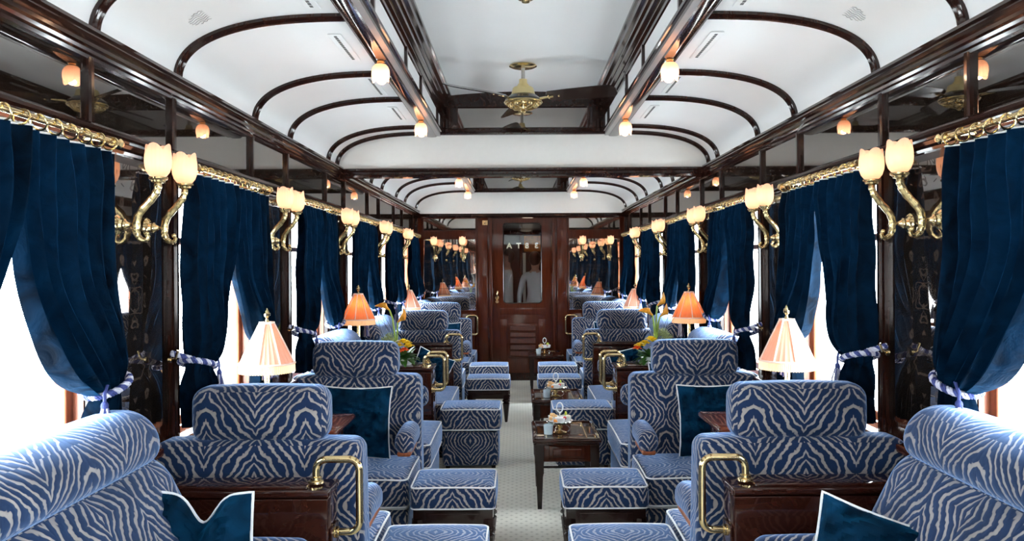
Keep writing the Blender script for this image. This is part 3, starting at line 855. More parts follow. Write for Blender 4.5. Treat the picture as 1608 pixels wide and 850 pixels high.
def make_sofa(S, Lh):
    r = empty('wall_sofa'); tag(r, 'x', 'sofa')     # local: wall at x = S*0, seat toward -S
    def tilt(p, x0=0, z0=0, k=0): return (p.x + k*(p.z-z0), p.y, p.z)
    # built for the right side (wall at +x) and mirrored for the left
    MB().rbox((-.105, 0, .992), (.19, Lh, .165), .078, 10, 6, (.008,.0,.004), lambda p: (p.x + .30*(p.z-.99), p.y, p.z)).mirx(S).build('headrest', Z, r)
    MB().rbox((-.24, 0, .62), (.22, Lh+.04, .63), .075, 10, 5, (.02,.01,.0), lambda p: (p.x + .50*(p.z-.62), p.y, p.z)).mirx(S).build('backrest', Z, r)
    st = MB().rbox((-.46, 0, .35), (.58, Lh, .155), .034, 8, 4, (.01,.01,.016)).mirx(S).build('seat_cushion', Z, r)
    MB().tube(piping_loop(.286, Lh/2-.004, .419, -.46, 0, .035, .005), .0045, 6, True).mirx(S).build('piping', M['cord'], st)
    MB().tube(piping_loop(.286, Lh/2-.004, .282, -.46, 0, .035), .0045, 6, True).mirx(S).build('piping', M['cord'], st)
    bs = MB().rbox((-.42, 0, .145), (.62, Lh-.02, .245), .03, 6, 3).mirx(S).build('base', Z, r)
    MB().rbox((-.46, Lh/2-.05, .605), (.40, .11, .14), .05, 4, 5, (0,.004,.006)).mirx(S).build('armrest', Z, r)
    for x in (-.15, -.68):
        for y in (-Lh/2+.06, Lh/2-.06): MB().box(x-.02, x+.02, y-.02, y+.02, 0, .03).mirx(S).build('foot', M['woodleg'], r, smooth=0)
    return r
for S in (-1, 1):
    for a, b, w in ((1.2, 2.46, 'nearest the camera, cut by the frame edge'), (4.80, 5.56, 'before the flowers'), (6.20, 7.16, 'past the flowers'), (9.68, 10.28, 'by the end wall')):
        o = make_sofa(S, b-a); o.location = (S*1.325, (a+b)/2, 0)
        o['label'] = 'blue zebra-striped sofa along the %s windows, %s' % (SIDE[S], w); o['group'] = 'zebra-striped wall sofas'

def make_stool():
    r = empty('footstool'); tag(r, 'x', 'footstool')
    st = MB().rbox((0,0,.365), (.42,.36,.115), .025, 8, 4, (.006,.006,.012)).build('cushion', Z, r)
    MB().tube(piping_loop(.206,.176,.417,0,0,.03,.003), .0045, 6, True).build('piping', M['cord'], st)
    MB().tube(piping_loop(.206,.176,.315,0,0,.03), .0045, 6, True).build('piping', M['cord'], st)
    mb = MB(); mb.bbox(-.195,.195,-.165,.165,.225,.308,.004); mb.bbox(-.13,.13,-.171,.171,.243,.29,.003); mb.build('frame', M['woodleg'], r)
    for x in (-1, 1):
        for y in (-1, 1):
            mb = MB(); cx, cy = x*.172, y*.142
            mb.lathe([(.032,.26),(.034,.225),(.026,.218),(.036,.208),(.036,.198),(.024,.188),(.034,.180),(.014,.01),(.012,0)], (cx, cy, 0), 4 if False else 8)
            mb.build('leg', M['woodleg'], r)
    return r
st = make_stool(); g = 'zebra-striped footstools on dark legs'
def make_pouf():
    r = empty('pouf'); tag(r, 'x', 'pouf')
    c = MB().rbox((0,0,.365), (.45,.40,.165), .03, 8, 4, (.006,.006,.014)).build('cushion', Z, r)
    MB().tube(piping_loop(.221,.196,.438,0,0,.03,.003), .0045, 6, True).build('piping', M['cord'], c)
    MB().tube(piping_loop(.221,.196,.290,0,0,.03), .0045, 6, True).build('piping', M['cord'], c)
    MB().rbox((0,0,.15), (.415,.385,.26), .03, 8, 4, (.004,.004,0)).build('base', Z, r)
    for x in (-.17, .17):
        for y in (-.15, .15): MB().box(x-.015, x+.015, y-.015, y+.015, 0, .025).build('foot', M['woodleg'], r, smooth=0)
    return r
pf = make_pouf()
for S in (-1, 1):
    s = SIDE[S]; X = -.365 if S < 0 else .385
    place(st, USED, (X-.01, 3.15, 0), 0, 'zebra footstool %s of the aisle, cut by the bottom of the frame' % s, g)
    place(st, USED, (X, 4.06, 0), 0, 'zebra footstool %s of the aisle before the cushioned armchair' % s, g)
    place(pf, USED, (-.40 if S < 0 else .435, 6.075, 0), 0, 'square zebra-upholstered pouf on the %s of the aisle, fabric down to the floor' % s, 'upholstered poufs')
    place(st, USED, (X+.03*S*-1, 7.80, 0), 0, 'zebra footstool %s of the aisle behind the square pouf' % s, g)
    place(st, USED, (X, 8.78, 0), 0, 'farthest zebra footstool on the %s of the aisle' % s, g)

# partitions with brass rails
def make_partition(S, y0, y1, h, rails, lab):
    r = empty('wooden_partition', (S*1.02, (y0+y1)/2, 0)); tag(r, lab, 'partition', 'mahogany partitions with brass rails')
    hx = .355; hy = (y1-y0)/2; e = -S     # aisle end direction
    mb = MB(); mb.bbox(-hx, hx, -hy, hy, 0, h-.035, .004)
    mb.bbox(e*(hx), e*(hx+.010), -hy+.02, hy-.02, .05, h-.14, .003)
    mb.bbox(-hx+.03, hx-.05, -hy-.006, -hy, .50-.45, h-.30 if h < .5 else .35, .003)
    mb.build('body', M['woodbox'], r)
    MB().rbox((0, 0, h-.018), (2*hx+.014, 2*hy+.014, .024), .008, 3, 3).rbox((e*-.02, 0, h-.002), (2*hx-.10, 2*hy-.02, .012), .004, 2, 2).build('top', M['woodbox'], r)
    for yy in rails:
        yl = yy-(y0+y1)/2; xe = e*hx; zt = h+.078; zb = h-.165
        pts = [(xe-e*.055, h), (xe-e*.055, zt-.035)]
        for i in range(1, 7): a = pi/2*i/6; pts.append((xe-e*.055+e*.035*(1-cos(a)), zt-.035+.035*sin(a)))
        for i in range(0, 7): a = pi/2*i/6; pts.append((xe+e*.055+e*.035*sin(a), zt-.035+.035*cos(a)))
        for i in range(0, 7): a = pi/2*i/6; pts.append((xe+e*.055+e*.035*cos(a), zb+.035-.035*sin(a)))
        pts.append((xe, zb))
        ra = MB().tube([(x, yl, z) for x, z in pts], .0125, 12).build('brass_rail', M['brass'], r)
        MB().lathe([(.001,h-.002),(.026,h-.002),(.026,h+.006),(.018,h+.010),(.018,h+.018),(.013,h+.02)], (xe-e*.055, yl, 0), 18).lathe([(.001,-.002),(.026,-.002),(.026,.006),(.018,.010),(.018,.016),(.013,.018)], (0,0,0), 18, 'x', ) .build('rail_flange', M['brass'], ra) if False else None
        mb = MB().lathe([(.013,h),(.026,h),(.026,h+.008),(.019,h+.011),(.019,h+.020),(.013,h+.022)], (xe-e*.055, yl, 0), 18)
        mb.lathe([(.013,0),(.026,0),(.026,e*.008),(.019,e*.011),(.019,e*.020),(.013,e*.022)], (xe, yl, zb), 18, 'x')
        mb.build('rail_flange', M['brass'], ra)
    return r
for S in (-1, 1):
    s = SIDE[S]
    make_partition(S, 2.60, 2.74, .777, (2.67,), 'dark mahogany partition with brass rail on the %s, nearest the camera' % s)
    make_partition(S, 5.78, 6.04, .777, (5.80+.0, 6.00), 'mahogany partition with two brass rails on the %s, carrying flowers and an orange lamp' % s) if False else make_partition(S, 5.70, 6.0, .777, (5.73, 5.97), 'mahogany partition with two brass rails on the %s, carrying flowers and an orange lamp' % s)
    make_partition(S, 7.47, 7.60, .777, (7.53,), 'mahogany partition with brass rail on the %s beyond the flowers' % s)
    make_partition(S, 10.31, 10.42, .777, (10.36,), 'mahogany partition with brass rail on the %s against the end wall' % s)

# lamp tables between facing armchairs
def make_wall_table():
    r = empty('lamp_table'); tag(r, 'x', 'table')
    MB().rbox((0,0,.755), (.50,.42,.030), .014, 4, 3).build('table_top', M['woodred'], r)
    MB().bbox(-.20,.20,-.16,.16,.66,.742,.004).build('apron', M['woodbox'], r)
    for x in (-.18, .18):
        for y in (-.14, .14): MB().lathe([(.022,.70),(.020,.5),(.014,0)], (x,y,0), 8).build('leg', M['woodleg'], r)
    return r
wt = make_wall_table()
for S in (-1, 1):
    place(wt, USED, (S*1.105, 3.77, 0), 0, 'small red mahogany table at the %s wall between the near facing armchairs' % SIDE[S], 'lamp tables')
    place(wt, USED, (S*1.105, 8.68, 0), 0, 'small red mahogany table at the %s wall between the far facing armchairs' % SIDE[S], 'lamp tables')

def make_lamp(H0, warm, shm='shade'):
    r = empty('table_lamp'); tag(r, 'x', 'table lamp')      # H0 = height of the shade's lower edge
    MB().lathe([(.001,0),(.055,0),(.057,.008),(.045,.016),(.022,.024),(.012,.034),(.001,.034)], (0,0,0), 24).build('lamp_base', M['brass'], r)
    MB().lathe([(.008,.03),(.008,.06),(.014,.07),(.010,.08),(.009,H0*.45),(.016,H0*.5),(.010,H0*.56),(.013,H0+.0),(.006,H0+.03),(.005,H0+.24)], (0,0,0), 14).build('lamp_stem', M['brass'], r)
    rb, rt, hh = .122, .030, .235
    n = 96
    prof = [(rb, .038), (rb*.985, .043), (rb-.092*.24, .086), (rb-.092*.51, .136), (rb-.092*.79, .186), (rt, .225), (rt, hh-.004)]
    def mod(rad, h, a, i):
        k = (rad-rt)/(rb-rt); ph = (a*8/(2*pi)) % 1
        sag = -.010*sin(pi*ph)*sin(pi*min(1, k))
        return rad + .0048*(abs(cos(16*a+.15*sin(5*a)))-.5)*(.25+k)+sag*.5, h
    sh = MB().lathe(prof, (0,0,H0), n, mod=mod, cap=False).build('lamp_shade', M[shm], r)
    mb = MB()
    for k in range(8):
        a = 2*pi*k/8
        mb.tube([((rr+.003)*cos(a), (rr+.003)*sin(a), H0+h) for rr, h in prof], .0042, 5)
    mb.build('seam_ribbon', M['silkw'], sh)
    MB().lathe([(rb+.001,.034),(rb+.005,.034),(rb+.005,.046),(rb+.001,.046)], (0,0,H0), 48).build('lower_trim', M['silkw'], sh) if False else None
    MB().tube([((rb+.002)*cos(2*pi*k/48), (rb+.002)*sin(2*pi*k/48), H0+.040) for k in range(48)], .005, 6, True).build('lower_band', M['silkw'], sh)
    MB().tube([((rt+.001)*cos(2*pi*k/32), (rt+.001)*sin(2*pi*k/32), H0+.226) for k in range(32)], .0055, 6, True).build('upper_band', M['silkw'], sh)
    MB().lathe([(rb+.001,.038),(rb+.002,.02),(rb+.003,.0)], (0,0,H0), 180, mod=lambda q, h, a, i: (q+.0012*cos(90*a), h+(.0015*sin(61*a) if h == 0 else 0)), cap=False).build('fringe', M['fringe'], sh)
    MB().lathe([(.001,.228),(.012,.230),(.008,.240),(.006,.248),(.014,.258),(.015,.268),(.008,.280),(.003,.292),(.001,.294)], (0,0,H0), 14).build('finial', M['brass'], r)
    MB().sphere((0,0,H0+.10), .02, 8).build('bulb', M['bulb'], r)
    lamp_light(r, (0,0,H0+.135), warm, .02, (1, .55, .28))
    return r
lp = make_lamp(.250, .30); lo = make_lamp(.290, .9, 'shadeo'); g = 'table lamps with pleated shades'
for S in (-1, 1):
    place(lp, USED, (S*1.195, 3.66, .770), 0, 'brass table lamp with pale pleated shade at the nearest %s window' % SIDE[S], g)
    place(lp, USED, (S*1.215, 8.55, .770), 0, 'brass table lamp with pale pleated shade on the %s, beyond the orange lamp' % SIDE[S], g)
    place(lo, USED, (S*1.225, 5.90, .783), 0, 'brass lamp with glowing orange pleated shade on the %s flower partition' % SIDE[S], g)

# velvet cushions
def make_cushion(name, size=.40, T=.07, chop=0.0, seed=0, fold=0.0):
    r = empty('velvet_cushion'); tag(r, 'x', 'cushion')
    h = size/2
    def outline(u, v):
        # concave sides, pointed corners
        k = 1 - .07*(1-v*v); l = 1 - .07*(1-u*u)
        return u*h*k, v*h*l
    def pos(u, v, s):
        x, z = outline(u, v)
        t = max(0, (1-u**4))*max(0, (1-v**4))
        y = s*T*t**.6
        wr = .012*noise.noise(Vector((u*2.5+seed, v*2.5, s)))+.009*(.5-abs(noise.noise(Vector((u*3.5+v*2+seed, v*4-u*2, s*3)))*2))
        y += s*wr*t**.3*3.2
        if chop:
            c = exp(-(u/.30)**2)*max(0, (v+1)/2)**1.2
            z -= chop*c; y *= (1-.45*c); 
        if fold:
            x *= 1-fold*.5*(1+v)*0.3; y += fold*.05*(abs(u)**1.5)*-1
        y += .010*sin(u*3+seed)*t
        return (x, y, z+h)
    mb = MB(); n = 36
    for s in (-1, 1): mb.grid(lambda a, b: pos(2*a-1, 2*b-1, s), n, n)
    mb.build('cover', M['cushion'], r)
    lp_ = [pos(-1+2*i/24, -1, 0) for i in range(24)]+[pos(1, -1+2*i/24, 0) for i in range(24)]+[pos(1-2*i/24, 1, 0) for i in range(24)]+[pos(-1, 1-2*i/24, 0) for i in range(24)]
    MB().tube(lp_, .0045, 6, True).build('piping', M['cord'], r)
    return r
def cush(x, y, z, tilt, rz, roll, lab, **kw):
    o = make_cushion('c', **kw); o.location = (x, y, z); o.rotation_euler = (radians(tilt), radians(roll), radians(rz)); o['label'] = lab; o['group'] = 'dark blue velvet cushions'
    return o
g = None
cush(-.965, 2.29, .47, -8, -4, 0, 'blue velvet cushion with a chopped dip on the near left sofa', size=.38, chop=.08, seed=3, fold=.6, T=.06)
cush(.865, 2.08, .46, -26, -14, 17, 'blue velvet cushion leaning sideways on the near right sofa', size=.39, seed=9, T=.065)
cush(-.955, 4.415, .435, -6, 0, 1, 'square blue velvet cushion on the near left armchair facing the camera', seed=14, T=.055)
cush(1.05, 4.415, .435, -6, 0, -1, 'square blue velvet cushion on the near right armchair facing the camera', seed=21, T=.055)
cush(1.05, 5.40, .435, -8, 0, 0, 'blue velvet cushion on the right sofa just before the flower partition', seed=22, T=.055)
cush(-.87, 6.9, .44, -12, 6, 24, 'blue velvet cushion on the left sofa past the flower partition', seed=23, T=.05, size=.33)
cush(.99, 6.9, .44, -12, -6, -14, 'blue velvet cushion on the right sofa past the flower partition', seed=24, T=.05, size=.35)
cush(-.91, 9.33, .45, -6, 0, 0, 'blue velvet cushion on the farthest left armchair', seed=25, T=.055, size=.39)
cush(1.04, 9.33, .45, -6, 0, 0, 'blue velvet cushion on the farthest right armchair', seed=26, T=.055, size=.39)

# aisle tables and cake stands
def make_aisle_table():
    r = empty('side_table'); tag(r, 'x', 'side table')
    hx, hy, h = .205, .29, .434
    mb = MB().rbox((0,0,h-.012), (2*hx+.012, 2*hy+.012, .022), .008, 3, 3)
    mb.rbox((0,0,h-.030), (2*hx-.012, 2*hy-.012, .018), .006, 3, 3)
    for a, b, c, d in ((-hx, hx, -hy, -hy+.02), (-hx, hx, hy-.02, hy), (-hx, -hx+.022, -hy, hy), (hx-.022, hx, -hy, hy)): mb.bbox(a, b, c, d, h-.004, h+.005, .003)
    tp = mb.build('table_top', M['woodbox'], r)
    mb = MB()
    for x in (-.125, .125): mb.box(x-.004, x+.004, -hy+.05, hy-.05, h-.003, h+.0012)
    for y in (-hy+.05, hy-.05): mb.box(-.129, .129, y-.003, y+.003, h-.003, h+.0010)
    mb.build('brass_inlay', M['brass'], tp, smooth=0)
    mb = MB(); mb.bbox(-hx+.03, hx-.03, -hy+.03, hy-.03, .29, h-.034, .003)
    mb.tube([(-.11,-hy+.028,.305),(.11,-hy+.028,.305),(.11,-hy+.028,.388),(-.11,-hy+.028,.388)], .006, 6, True); mb.bbox(-.088, .088, -hy+.018, -hy+.03, .322, .372, .006)
    for s in (-1, 1): mb.bbox(s*(hx-.03), s*(hx-.022), -.2, .2, .305, .385, .003)
    mb.build('apron', M['woodred'], r)
    for x in (-1, 1):
        for y in (-1, 1):
            cx, cy = x*(hx-.035), y*(hy-.035)
            mb = MB().bbox(cx-.028, cx+.028, cy-.028, cy+.028, .285, h-.034, .003)
            def sq(w0, w1, z0, z1):
                mb.add([(cx-w0,cy-w0,z0),(cx+w0,cy-w0,z0),(cx+w0,cy+w0,z0),(cx-w0,cy+w0,z0),(cx-w1,cy-w1,z1),(cx+w1,cy-w1,z1),(cx+w1,cy+w1,z1),(cx-w1,cy+w1,z1)],
                       [(0,3,2,1),(4,5,6,7),(0,1,5,4),(1,2,6,5),(2,3,7,6),(3,0,4,7)])
            sq(.026, .026, .22, .29); sq(.022, .024, .205, .222); sq(.013, .021, 0, .206)
            mb.build('leg', M['woodleg'], r, smooth=0)
    mb = MB(); mb.bbox(-hx+.045, hx-.045, hy-.04, hy-.03, .12, .135, .003)
    mb.build('stretcher', M['woodleg'], r)
    return r
at = make_aisle_table(); g = 'low mahogany side tables in the aisle'
TAB = [((.256, 5.17), 'nearest'), ((.272, 6.58), 'second'), ((.285, 9.70), 'farthest')]
for (x, y), w in TAB: place(at, USED, (x, y, 0), 0, '%s low dark mahogany side table right of the aisle with a cake stand' % w, g)
def make_stand():
    r = empty('cake_stand'); tag(r, 'x', 'cake stand')
    MB().lathe([(.001,0),(.042,0),(.044,.004),(.030,.010),(.012,.016),(.010,.028),(.020,.036),(.012,.044),(.014,.054),(.001,.056)], (0,0,0), 24).build('foot', M['brass'], r)
    MB().lathe([(.001,.054),(.050,.056),(.078,.064),(.088,.076),(.086,.079),(.070,.068),(.001,.062)], (0,0,0), 48, mod=lambda q, h, a, i: (q*(1+.03*cos(9*a)*(q > .06)), h)).build('dish', M['silver'], r)
    mb = MB()
    for k in range(3):
        a = 2*pi*k/3+.5; c = (.045*cos(a), .045*sin(a), .064)
        mb.lathe([(.014,0),(.026,.004),(.033,.024),(.035,.040),(.033,.040),(.030,.024),(.022,.008),(.001,.008)], c, 20)
    mb.build('bowls', M['white'], r)
    MB().lathe([(.005,.056),(.004,.12),(.007,.125),(.004,.130)], (0,0,0), 10).build('stem', M['silver'], r)
    MB().tube([(.020*cos(2*pi*k/28), 0, .160+.031*sin(2*pi*k/28)) for k in range(28)], .0040, 6, True).build('ring_handle', M['white'], r)
    for k in range(3):
        a = 2*pi*k/3
        MB().tube([(.03*cos(a), .03*sin(a), .05), (.055*cos(a), .055*sin(a), .038), (.065*cos(a), .065*sin(a), .02), (.05*cos(a), .05*sin(a), .004)], .003, 5).build('scroll_leg', M['silver'], r)
    return r
sd = make_stand()
def snack(kind, x, y, z, m, lab, grp):
    rr = random.Random(int(x*1e4)+int(y*1e3))
    mb = MB()
    if kind == 'roll':
        mb.lathe([(.001,-.014),(.010,-.014),(.012,-.008),(.012,.008),(.010,.014),(.001,.014)], (0,0,.012), 12, 'x')
    elif kind == 'berry': mb.sphere((0,0,.011), .011, 8)
    elif kind == 'wedge':
        mb.grid(lambda u, v: ((.006+.016*v)*cos(pi*u), (v-.5)*.010, .004+(.004+.020*v)*sin(pi*u)), 12, 3)
        mb.sphere((0,0,.010), .014, 8, (1,.45,1))
    else: mb.rbox((0,0,.010), (.028,.022,.018), .006, 2, 3)
    o = mb.build(name={'roll': 'pastry_roll', 'berry': 'cherry_tomato', 'wedge': 'lime_wedge', 'cube': 'canape'}[kind], m=m, loc=(x, y, z), rotz=rr.random()*3)
    tag(o, lab, {'roll': 'pastry', 'berry': 'tomato', 'wedge': 'lime', 'cube': 'canape'}[kind], grp)
for ti, ((x, y), w) in enumerate(TAB):
    sy = y-.09 if ti < 2 else y-.05; sx = x-.035 if ti == 0 else x-.01; zt = .4355
    place(sd, USED, (sx, sy, zt), 0, 'silver cake stand with ring handle on the %s aisle table' % w, 'silver cake stands')
    gp = 'snacks on the %s cake stand' % w
    z0 = zt+.070
    for kind, dx, dy, dz, m, nm in (('roll', -.058, -.02, .012, 'pastry', 'golden pastry roll on the left'), ('roll', -.03, -.005, .024, 'pastry', 'golden pastry roll beside the stem'), ('roll', -.045, .03, .026, 'pastry', 'golden pastry roll at the back'),
            ('cube', -.028, -.062, .008, 'salmon', 'orange salmon canape at the front'), ('berry', .030, -.045, .02, 'red', 'red cherry tomato'), ('cube', .052, .0, .022, 'petalw', 'white canape on the right'), ('wedge', .042, .03, .034, 'lime', 'green lime wedge on top')):
        snack(kind, sx+dx, sy+dy, z0+dz, M[m], '%s of the cake stand on the %s aisle table' % (nm, w), gp)
    o = MB().lathe([(.001,0),(.024,0),(.027,.002),(.031,.055),(.031,.062),(.028,.062),(.024,.006),(.001,.006)], (0,0,0), 24).build('tumbler', M['white'], loc=(sx-.078, sy+.095, zt)) if False else MB().lathe([(.001,0),(.024,0),(.027,.002),(.031,.055),(.031,.062),(.028,.062),(.024,.006),(.001,.006)], (0,0,0), 24).build('tumbler', M['tumbler'], loc=(sx-.075, sy-.05, zt))
    tag(o, 'small pale blue-white tumbler left of the cake stand on the %s table' % w, 'tumbler', 'tumblers on the aisle tables')

# flower arrangements
def leaf(mb, base, d, Lg, w, bend=.3):
    d = Vector(d).normalized(); sd = d.cross(Vector((0,0,1))); sd = sd.normalized() if sd.length > .01 else Vector((1,0,0))
    up = sd.cross(d)
    def fn(u, v):
        t = v; ww = w*sin(pi*min(1, t*.95+.03))**.8*(u-.5)*2
        p = Vector(base) + d*Lg*t - Vector((0,0,1))*bend*Lg*t*t + sd*ww + up*(.25*abs(ww))
        return p
    mb.grid(fn, 4, 7)
def flowers(S, x, y, z):
    r = empty('flower_arrangement', (x, y, z)); tag(r, 'bouquet of orange calla lilies, yellow and orange blooms on the %s partition' % SIDE[S], 'flowers', 'flower arrangements')
    rr = random.Random(5+S)
    MB().lathe([(.001,0),(.07,0),(.085,.02),(.088,.05),(.080,.05),(.06,.02),(.001,.012)], (0,0,0), 24).build('bowl', M['white'], r)
    mb = MB()
    for k in range(90):
        a = rr.random()*2*pi; el = rr.uniform(-.1, 1.0); b = (.03*cos(a), .03*sin(a), .035+.02*rr.random())
        leaf(mb, b, (cos(a)*cos(el), sin(a)*cos(el), sin(el)), rr.uniform(.07, .135), rr.uniform(.014, .028), rr.uniform(.1, .6))
    o = mb.build('foliage', M['leaf'], r, merge=False, recalc=False); tag(o, kind='stuff')
    # calla lilies
    px = 1/210.0
    for (dx, hz, tilt) in (((-.09, .40, -1), (-.03, .31, 1)) if S < 0 else ((.035, .42, 1), (.0, .35, -1), (.055, .34, 1))):
        bx = (-.035 if S < 0 else .02)
        path = [(bx, 0, .05), (bx*.9+dx*.2, 0, hz*.5), (bx*.4+dx*.6, 0, hz*.85), (dx, 0, hz)]
        P = []
        for i in range(len(path)-1):
            for q in range(4): t = q/4; P.append(tuple(path[i][j]*(1-t)+path[i+1][j]*t for j in range(3)))
        P.append(path[-1])
        c = empty('calla_lily', (0,0,0)); c.parent = r
        MB().tube(P, .0065, 8).build('stem', M['stem'], c)
        d = Vector((tilt*.75, -.15, .65)).normalized(); b = Vector(path[-1]); sd = d.cross(Vector((0,1,0))).normalized(); up = sd.cross(d)
        def fn(u, v, d=d, b=b, sd=sd, up=up):
            a = 2*pi*u; flare = .006+.030*v**1.6; ln = .075*v*(1+.35*cos(a)*v)
            return b + d*ln + (sd*cos(a)+up*sin(a))*flare*(1+.3*cos(a)*v)
        MB().grid(fn, 20, 8, True).build('petal', M['callao'], c, recalc=False)
        MB().tube([b+d*.005, b+d*.05], [.003,.0035], 6).build('spadix', M['yellow'], c)
    def bloom(name, m, p, rad, n=6, layers=2, flat=.5):
        mb = MB()
        for l in range(layers):
            for k in range(n):
                a = 2*pi*k/n + l*.5 + rr.random()*.2; el = flat + l*.45
                leaf(mb, p, (cos(a)*cos(el), sin(a)*cos(el)*.9-.2, sin(el)), rad*(1-.15*l), rad*.38, .35)
        mb.sphere((p[0], p[1], p[2]+.006), rad*.22, 6)
        return mb.build(name, m, r, merge=False, recalc=False)
    if S < 0:
        Y = [(.015, -.04, .165), (.055, -.05, .135), (.03, .02, .15), (-.03, .02, .13)]; O = [(-.015, -.075, .105), (.03, -.085, .115)]; Wt = [(-.02, -.03, .165)]; G = [(-.12, -.02, .165), (-.09, .03, .19), (-.07, -.03, .14)]
    else:
        Y = [(-.02, -.05, .175), (-.065, -.05, .145), (-.10, -.03, .125), (.055, -.03, .15), (.0, .01, .16), (.085, -.01, .14)]; O = [(-.125, -.07, .115)]; Wt = [(.03, -.08, .125), (-.01, -.09, .12), (.025, -.05, .16)]; G = [(.075, 0, .215), (.10, -.02, .185), (.05, .03, .20)]
    for p in Y: bloom('yellow_bloom', M['yellow'], p, .054)
    for p in O: bloom('orange_rose', M['orange'], p, .042, 7, 3, .3)
    for p in Wt: bloom('white_bloom', M['petalw'], p, .034, 5, 2)
    for p in G:
        mb = MB()
        for k in range(60):
            v = Vector((rr.gauss(0,1), rr.gauss(0,1), rr.gauss(0,1)+.4)).normalized(); q = Vector(p)
            mb.tube([q, q+v*.045], [.0012, .002], 4)
        o = mb.build('pale_spray', M['leafpale'], r, merge=False, recalc=False)
    # fine twigs rising behind
    mb = MB()
    for k in range(9):
        a = rr.uniform(-1, 1); P = [Vector((rr.uniform(-.02,.02)+.03*S, .03, .05))]
        dd = Vector((a*.5+.4*S, rr.uniform(-.1,.3), 1)).normalized()
        for i in range(9):
            dd = (dd+Vector((rr.uniform(-.35,.35), rr.uniform(-.2,.2), rr.uniform(-.1,.2)))).normalized(); P.append(P[-1]+dd*.045)
        mb.tube(P, [.002-.00015*i for i in range(10)], 4)
    mb.build('twigs', M['woodleg'], r)
flowers(-1, -.895, 5.84, .783); flowers(1, .945, 5.84, .783)

# ------------------------------------------------------------------ people
def person(x, y, z0, rz, H, hair, top, legs, lab, pose=0):
    k = H/1.7
    V = []; E = []; RR = []
    def add(p, r, par=None):
        V.append((p[0]*k, p[1]*k, p[2]*k)); RR.append(r*k)
        if par is not None: E.append((par, len(V)-1))
        return len(V)-1
    pel = add((0,0,.95), .125); ab = add((0,0,1.08), .115, pel); chst = add((0,-.01,1.25), .135, ab); sh = add((0,0,1.38), .10, chst); nk = add((0,0,1.46), .048, sh); hd0 = add((0,-.01,1.53), .066, nk); hd1 = add((0,-.015,1.60), .078, hd0); hd2 = add((0,-.005,1.665), .060, hd1)
    for s in (-1, 1):
        hp = add((s*.09,0,.88), .09, pel); kn = add((s*.10,-.01,.49), .055, hp); cf = add((s*.10,.02,.33), .05, kn); an = add((s*.105,.02,.09), .036, cf); to = add((s*.12,-.13,.035), .032, an)
        s1 = add((s*.165,0,1.375), .058, sh)
        if pose: el = add((s*.24,-.05,1.12), .040, s1); wr = add((s*.12,-.24,1.14), .026, el); pm = add((s*.09,-.30,1.16), .030, wr)
        else: el = add((s*.23,.03,1.10), .040, s1); wr = add((s*.25,-.03,.86), .026, el); pm = add((s*.25,-.04,.79), .030, wr)
        dv = Vector(V[pm])-Vector(V[wr]); dv.normalize(); sdv = Vector((0,1,0)) if not pose else Vector((s,0,0))
        for q in range(4):
            b0 = Vector(V[pm])/k+dv*.035+sdv*(.020*(q-1.5)); f1 = add(b0, .010, pm); Ln = (.035,.040,.038,.028)[q]
            f2 = add(b0+dv*Ln, .0088, f1); add(b0+dv*Ln*1.8+Vector((-s*.008,-.005,0)), .0075, f2)
        t1 = add(Vector(V[wr])/k+dv*.03+sdv*-.035, .011, wr); add(Vector(V[wr])/k+dv*.07+sdv*-.05, .009, t1)
    me = bpy.data.meshes.new('person'); me.from_pydata(V, E, []); me.update()
    o = bpy.data.objects.new('person', me); COL.objects.link(o)
    md = o.modifiers.new('Skin', 'SKIN'); md.use_smooth_shade = True
    for i, sv in enumerate(me.skin_vertices[0].data): sv.radius = (RR[i], RR[i]*(.78 if i in (pel, ab, chst, sh) else 1)); sv.use_root = (i == 0)
    sb = o.modifiers.new('Subsurf', 'SUBSURF'); sb.levels = 2; sb.render_levels = 2
    dg = bpy.context.evaluated_depsgraph_get(); em = bpy.data.meshes.new_from_object(o.evaluated_get(dg)); o.modifiers.clear(); o.data = em
    for q in (M['skin'], top, legs, M['clothb']): em.materials.append(q)
    for p in em.polygons:
        c = p.center/k
        p.material_index = 0 if (c.z > 1.43 or (abs(c.x) > .19 and c.z < .90 and c.z > .6) or (pose and c.y < -.22 and c.z > .9)) else 1 if c.z > .93 else 2 if c.z > .10 else 3
        p.use_smooth = True
    o.location = (x, y, z0); o.rotation_euler = (0,0,rz)
    mb = MB(); mb.sphere((0,.012*k,1.625*k), .105*k, 14, (.82,.95,1.02))
    mb.xf(lambda p: Vector((p.x, max(p.y, -.06*k + .08*k*(1 if p.z < 1.64*k else 0)), p.z)))
    mb.build('hair', hair, o)
    mb = MB().sphere((0,-.098*k,1.585*k), .014*k, 8, (.8,1,1.5)); mb.build('nose', M['skin'], o)
    mb = MB()
    for s in (-1, 1): mb.sphere((s*.03*k,-.082*k,1.61*k), .010*k, 6)
    mb.build('eyes', M['white'], o)
    mb = MB()
    for s in (-1, 1): mb.sphere((s*.078*k,0,1.595*k), .022*k, 6, (.35,.7,1.2))
    mb.build('ears', M['skin'], o)
    MB().rbox((0,-.085*k,1.545*k), (.045*k,.014*k,.012*k), .005*k, 2, 2).build('mouth', M['salmon'], o)
    tag(o, lab, 'person')
    return o
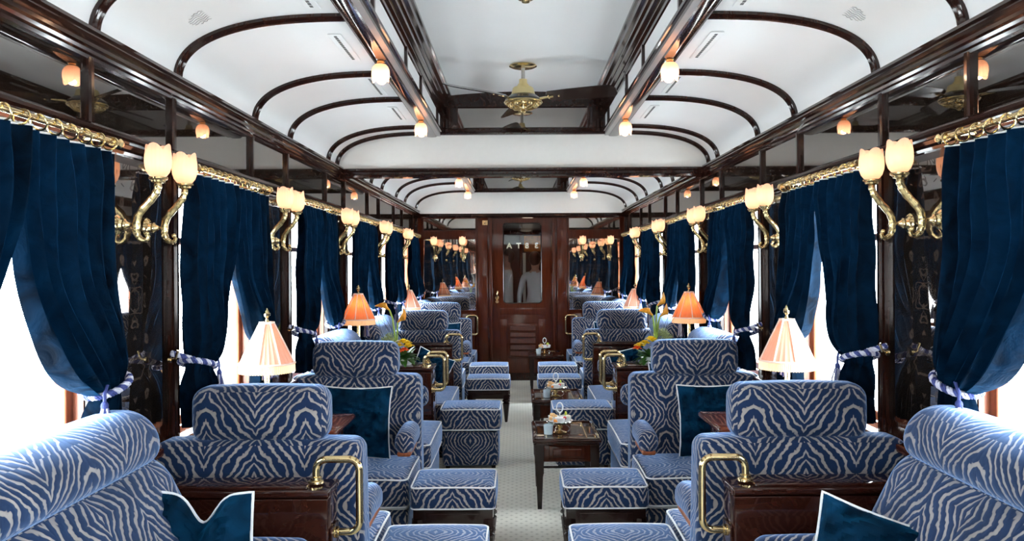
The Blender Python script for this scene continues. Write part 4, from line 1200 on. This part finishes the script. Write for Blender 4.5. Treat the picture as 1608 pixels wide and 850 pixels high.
person(-1.10, .50, 0, pi, 1.56, M['hairb'], M['clothb'], M['clothb'], 'person with fair hair in a black top, reflected in the left end mirror')
person(-.20, VB+.95, 0, -pi/2, 1.72, M['haird'], M['clothw'], M['clothb'], 'person in a white shirt standing at left beyond the door glass', 1)
person(.20, VB+.75, 0, pi*.9, 1.68, M['haird'], M['clothw'], M['clothb'], 'person in a white shirt at right beyond the door glass')

# ------------------------------------------------------------------ light
w = bpy.data.worlds.new('World'); SC.world = w; w.use_nodes = True
bg = w.node_tree.nodes['Background']; bg.inputs[0].default_value = (.90, .96, 1.0, 1); bg.inputs[1].default_value = 14.0
i = 0
for S in (-1, 1):
    for a, b in WINS:
        li = bpy.data.lights.new('window_daylight', 'AREA'); li.shape = 'RECTANGLE'; li.size = b-a; li.size_y = ZT-ZS
        li.cycles.is_portal = True
        o = bpy.data.objects.new('window_daylight', li); COL.objects.link(o)
        o.location = (S*1.475, (a+b)/2, (ZS+ZT)/2); o.rotation_euler = (pi/2, 0, pi/2*S)
li = bpy.data.lights.new('vestibule_fill', 'POINT'); li.energy = .4; li.color = (1, .8, .6); li.shadow_soft_size = .1  # unseen light without a fixture, added to lift the dark vestibule
o = bpy.data.objects.new('vestibule_fill', li); COL.objects.link(o); o.location = (.1, VB+.9, 2.15)

# ------------------------------------------------------------------ camera
cam = bpy.data.cameras.new('camera'); co = bpy.data.objects.new('camera', cam); COL.objects.link(co); SC.camera = co
cam.sensor_width = 36; cam.lens = 36*1250/1608
cam.shift_x = -10/1608; cam.shift_y = -7/1608
co.location = (-.037, 0, 1.5); cam.clip_start = .05; cam.clip_end = 100
co.rotation_euler = (Matrix.Rotation(pi/2, 3, 'X') @ Matrix.Rotation(radians(-.35), 3, 'Z')).to_euler()
vs = SC.view_settings; vs.view_transform = 'Standard'; vs.look = 'None'; vs.gamma = 1; vs.use_curve_mapping = False; vs.exposure = 1.34
SC.cycles.max_bounces = 12; SC.cycles.diffuse_bounces = 6; SC.cycles.glossy_bounces = 5; SC.cycles.transparent_max_bounces = 12
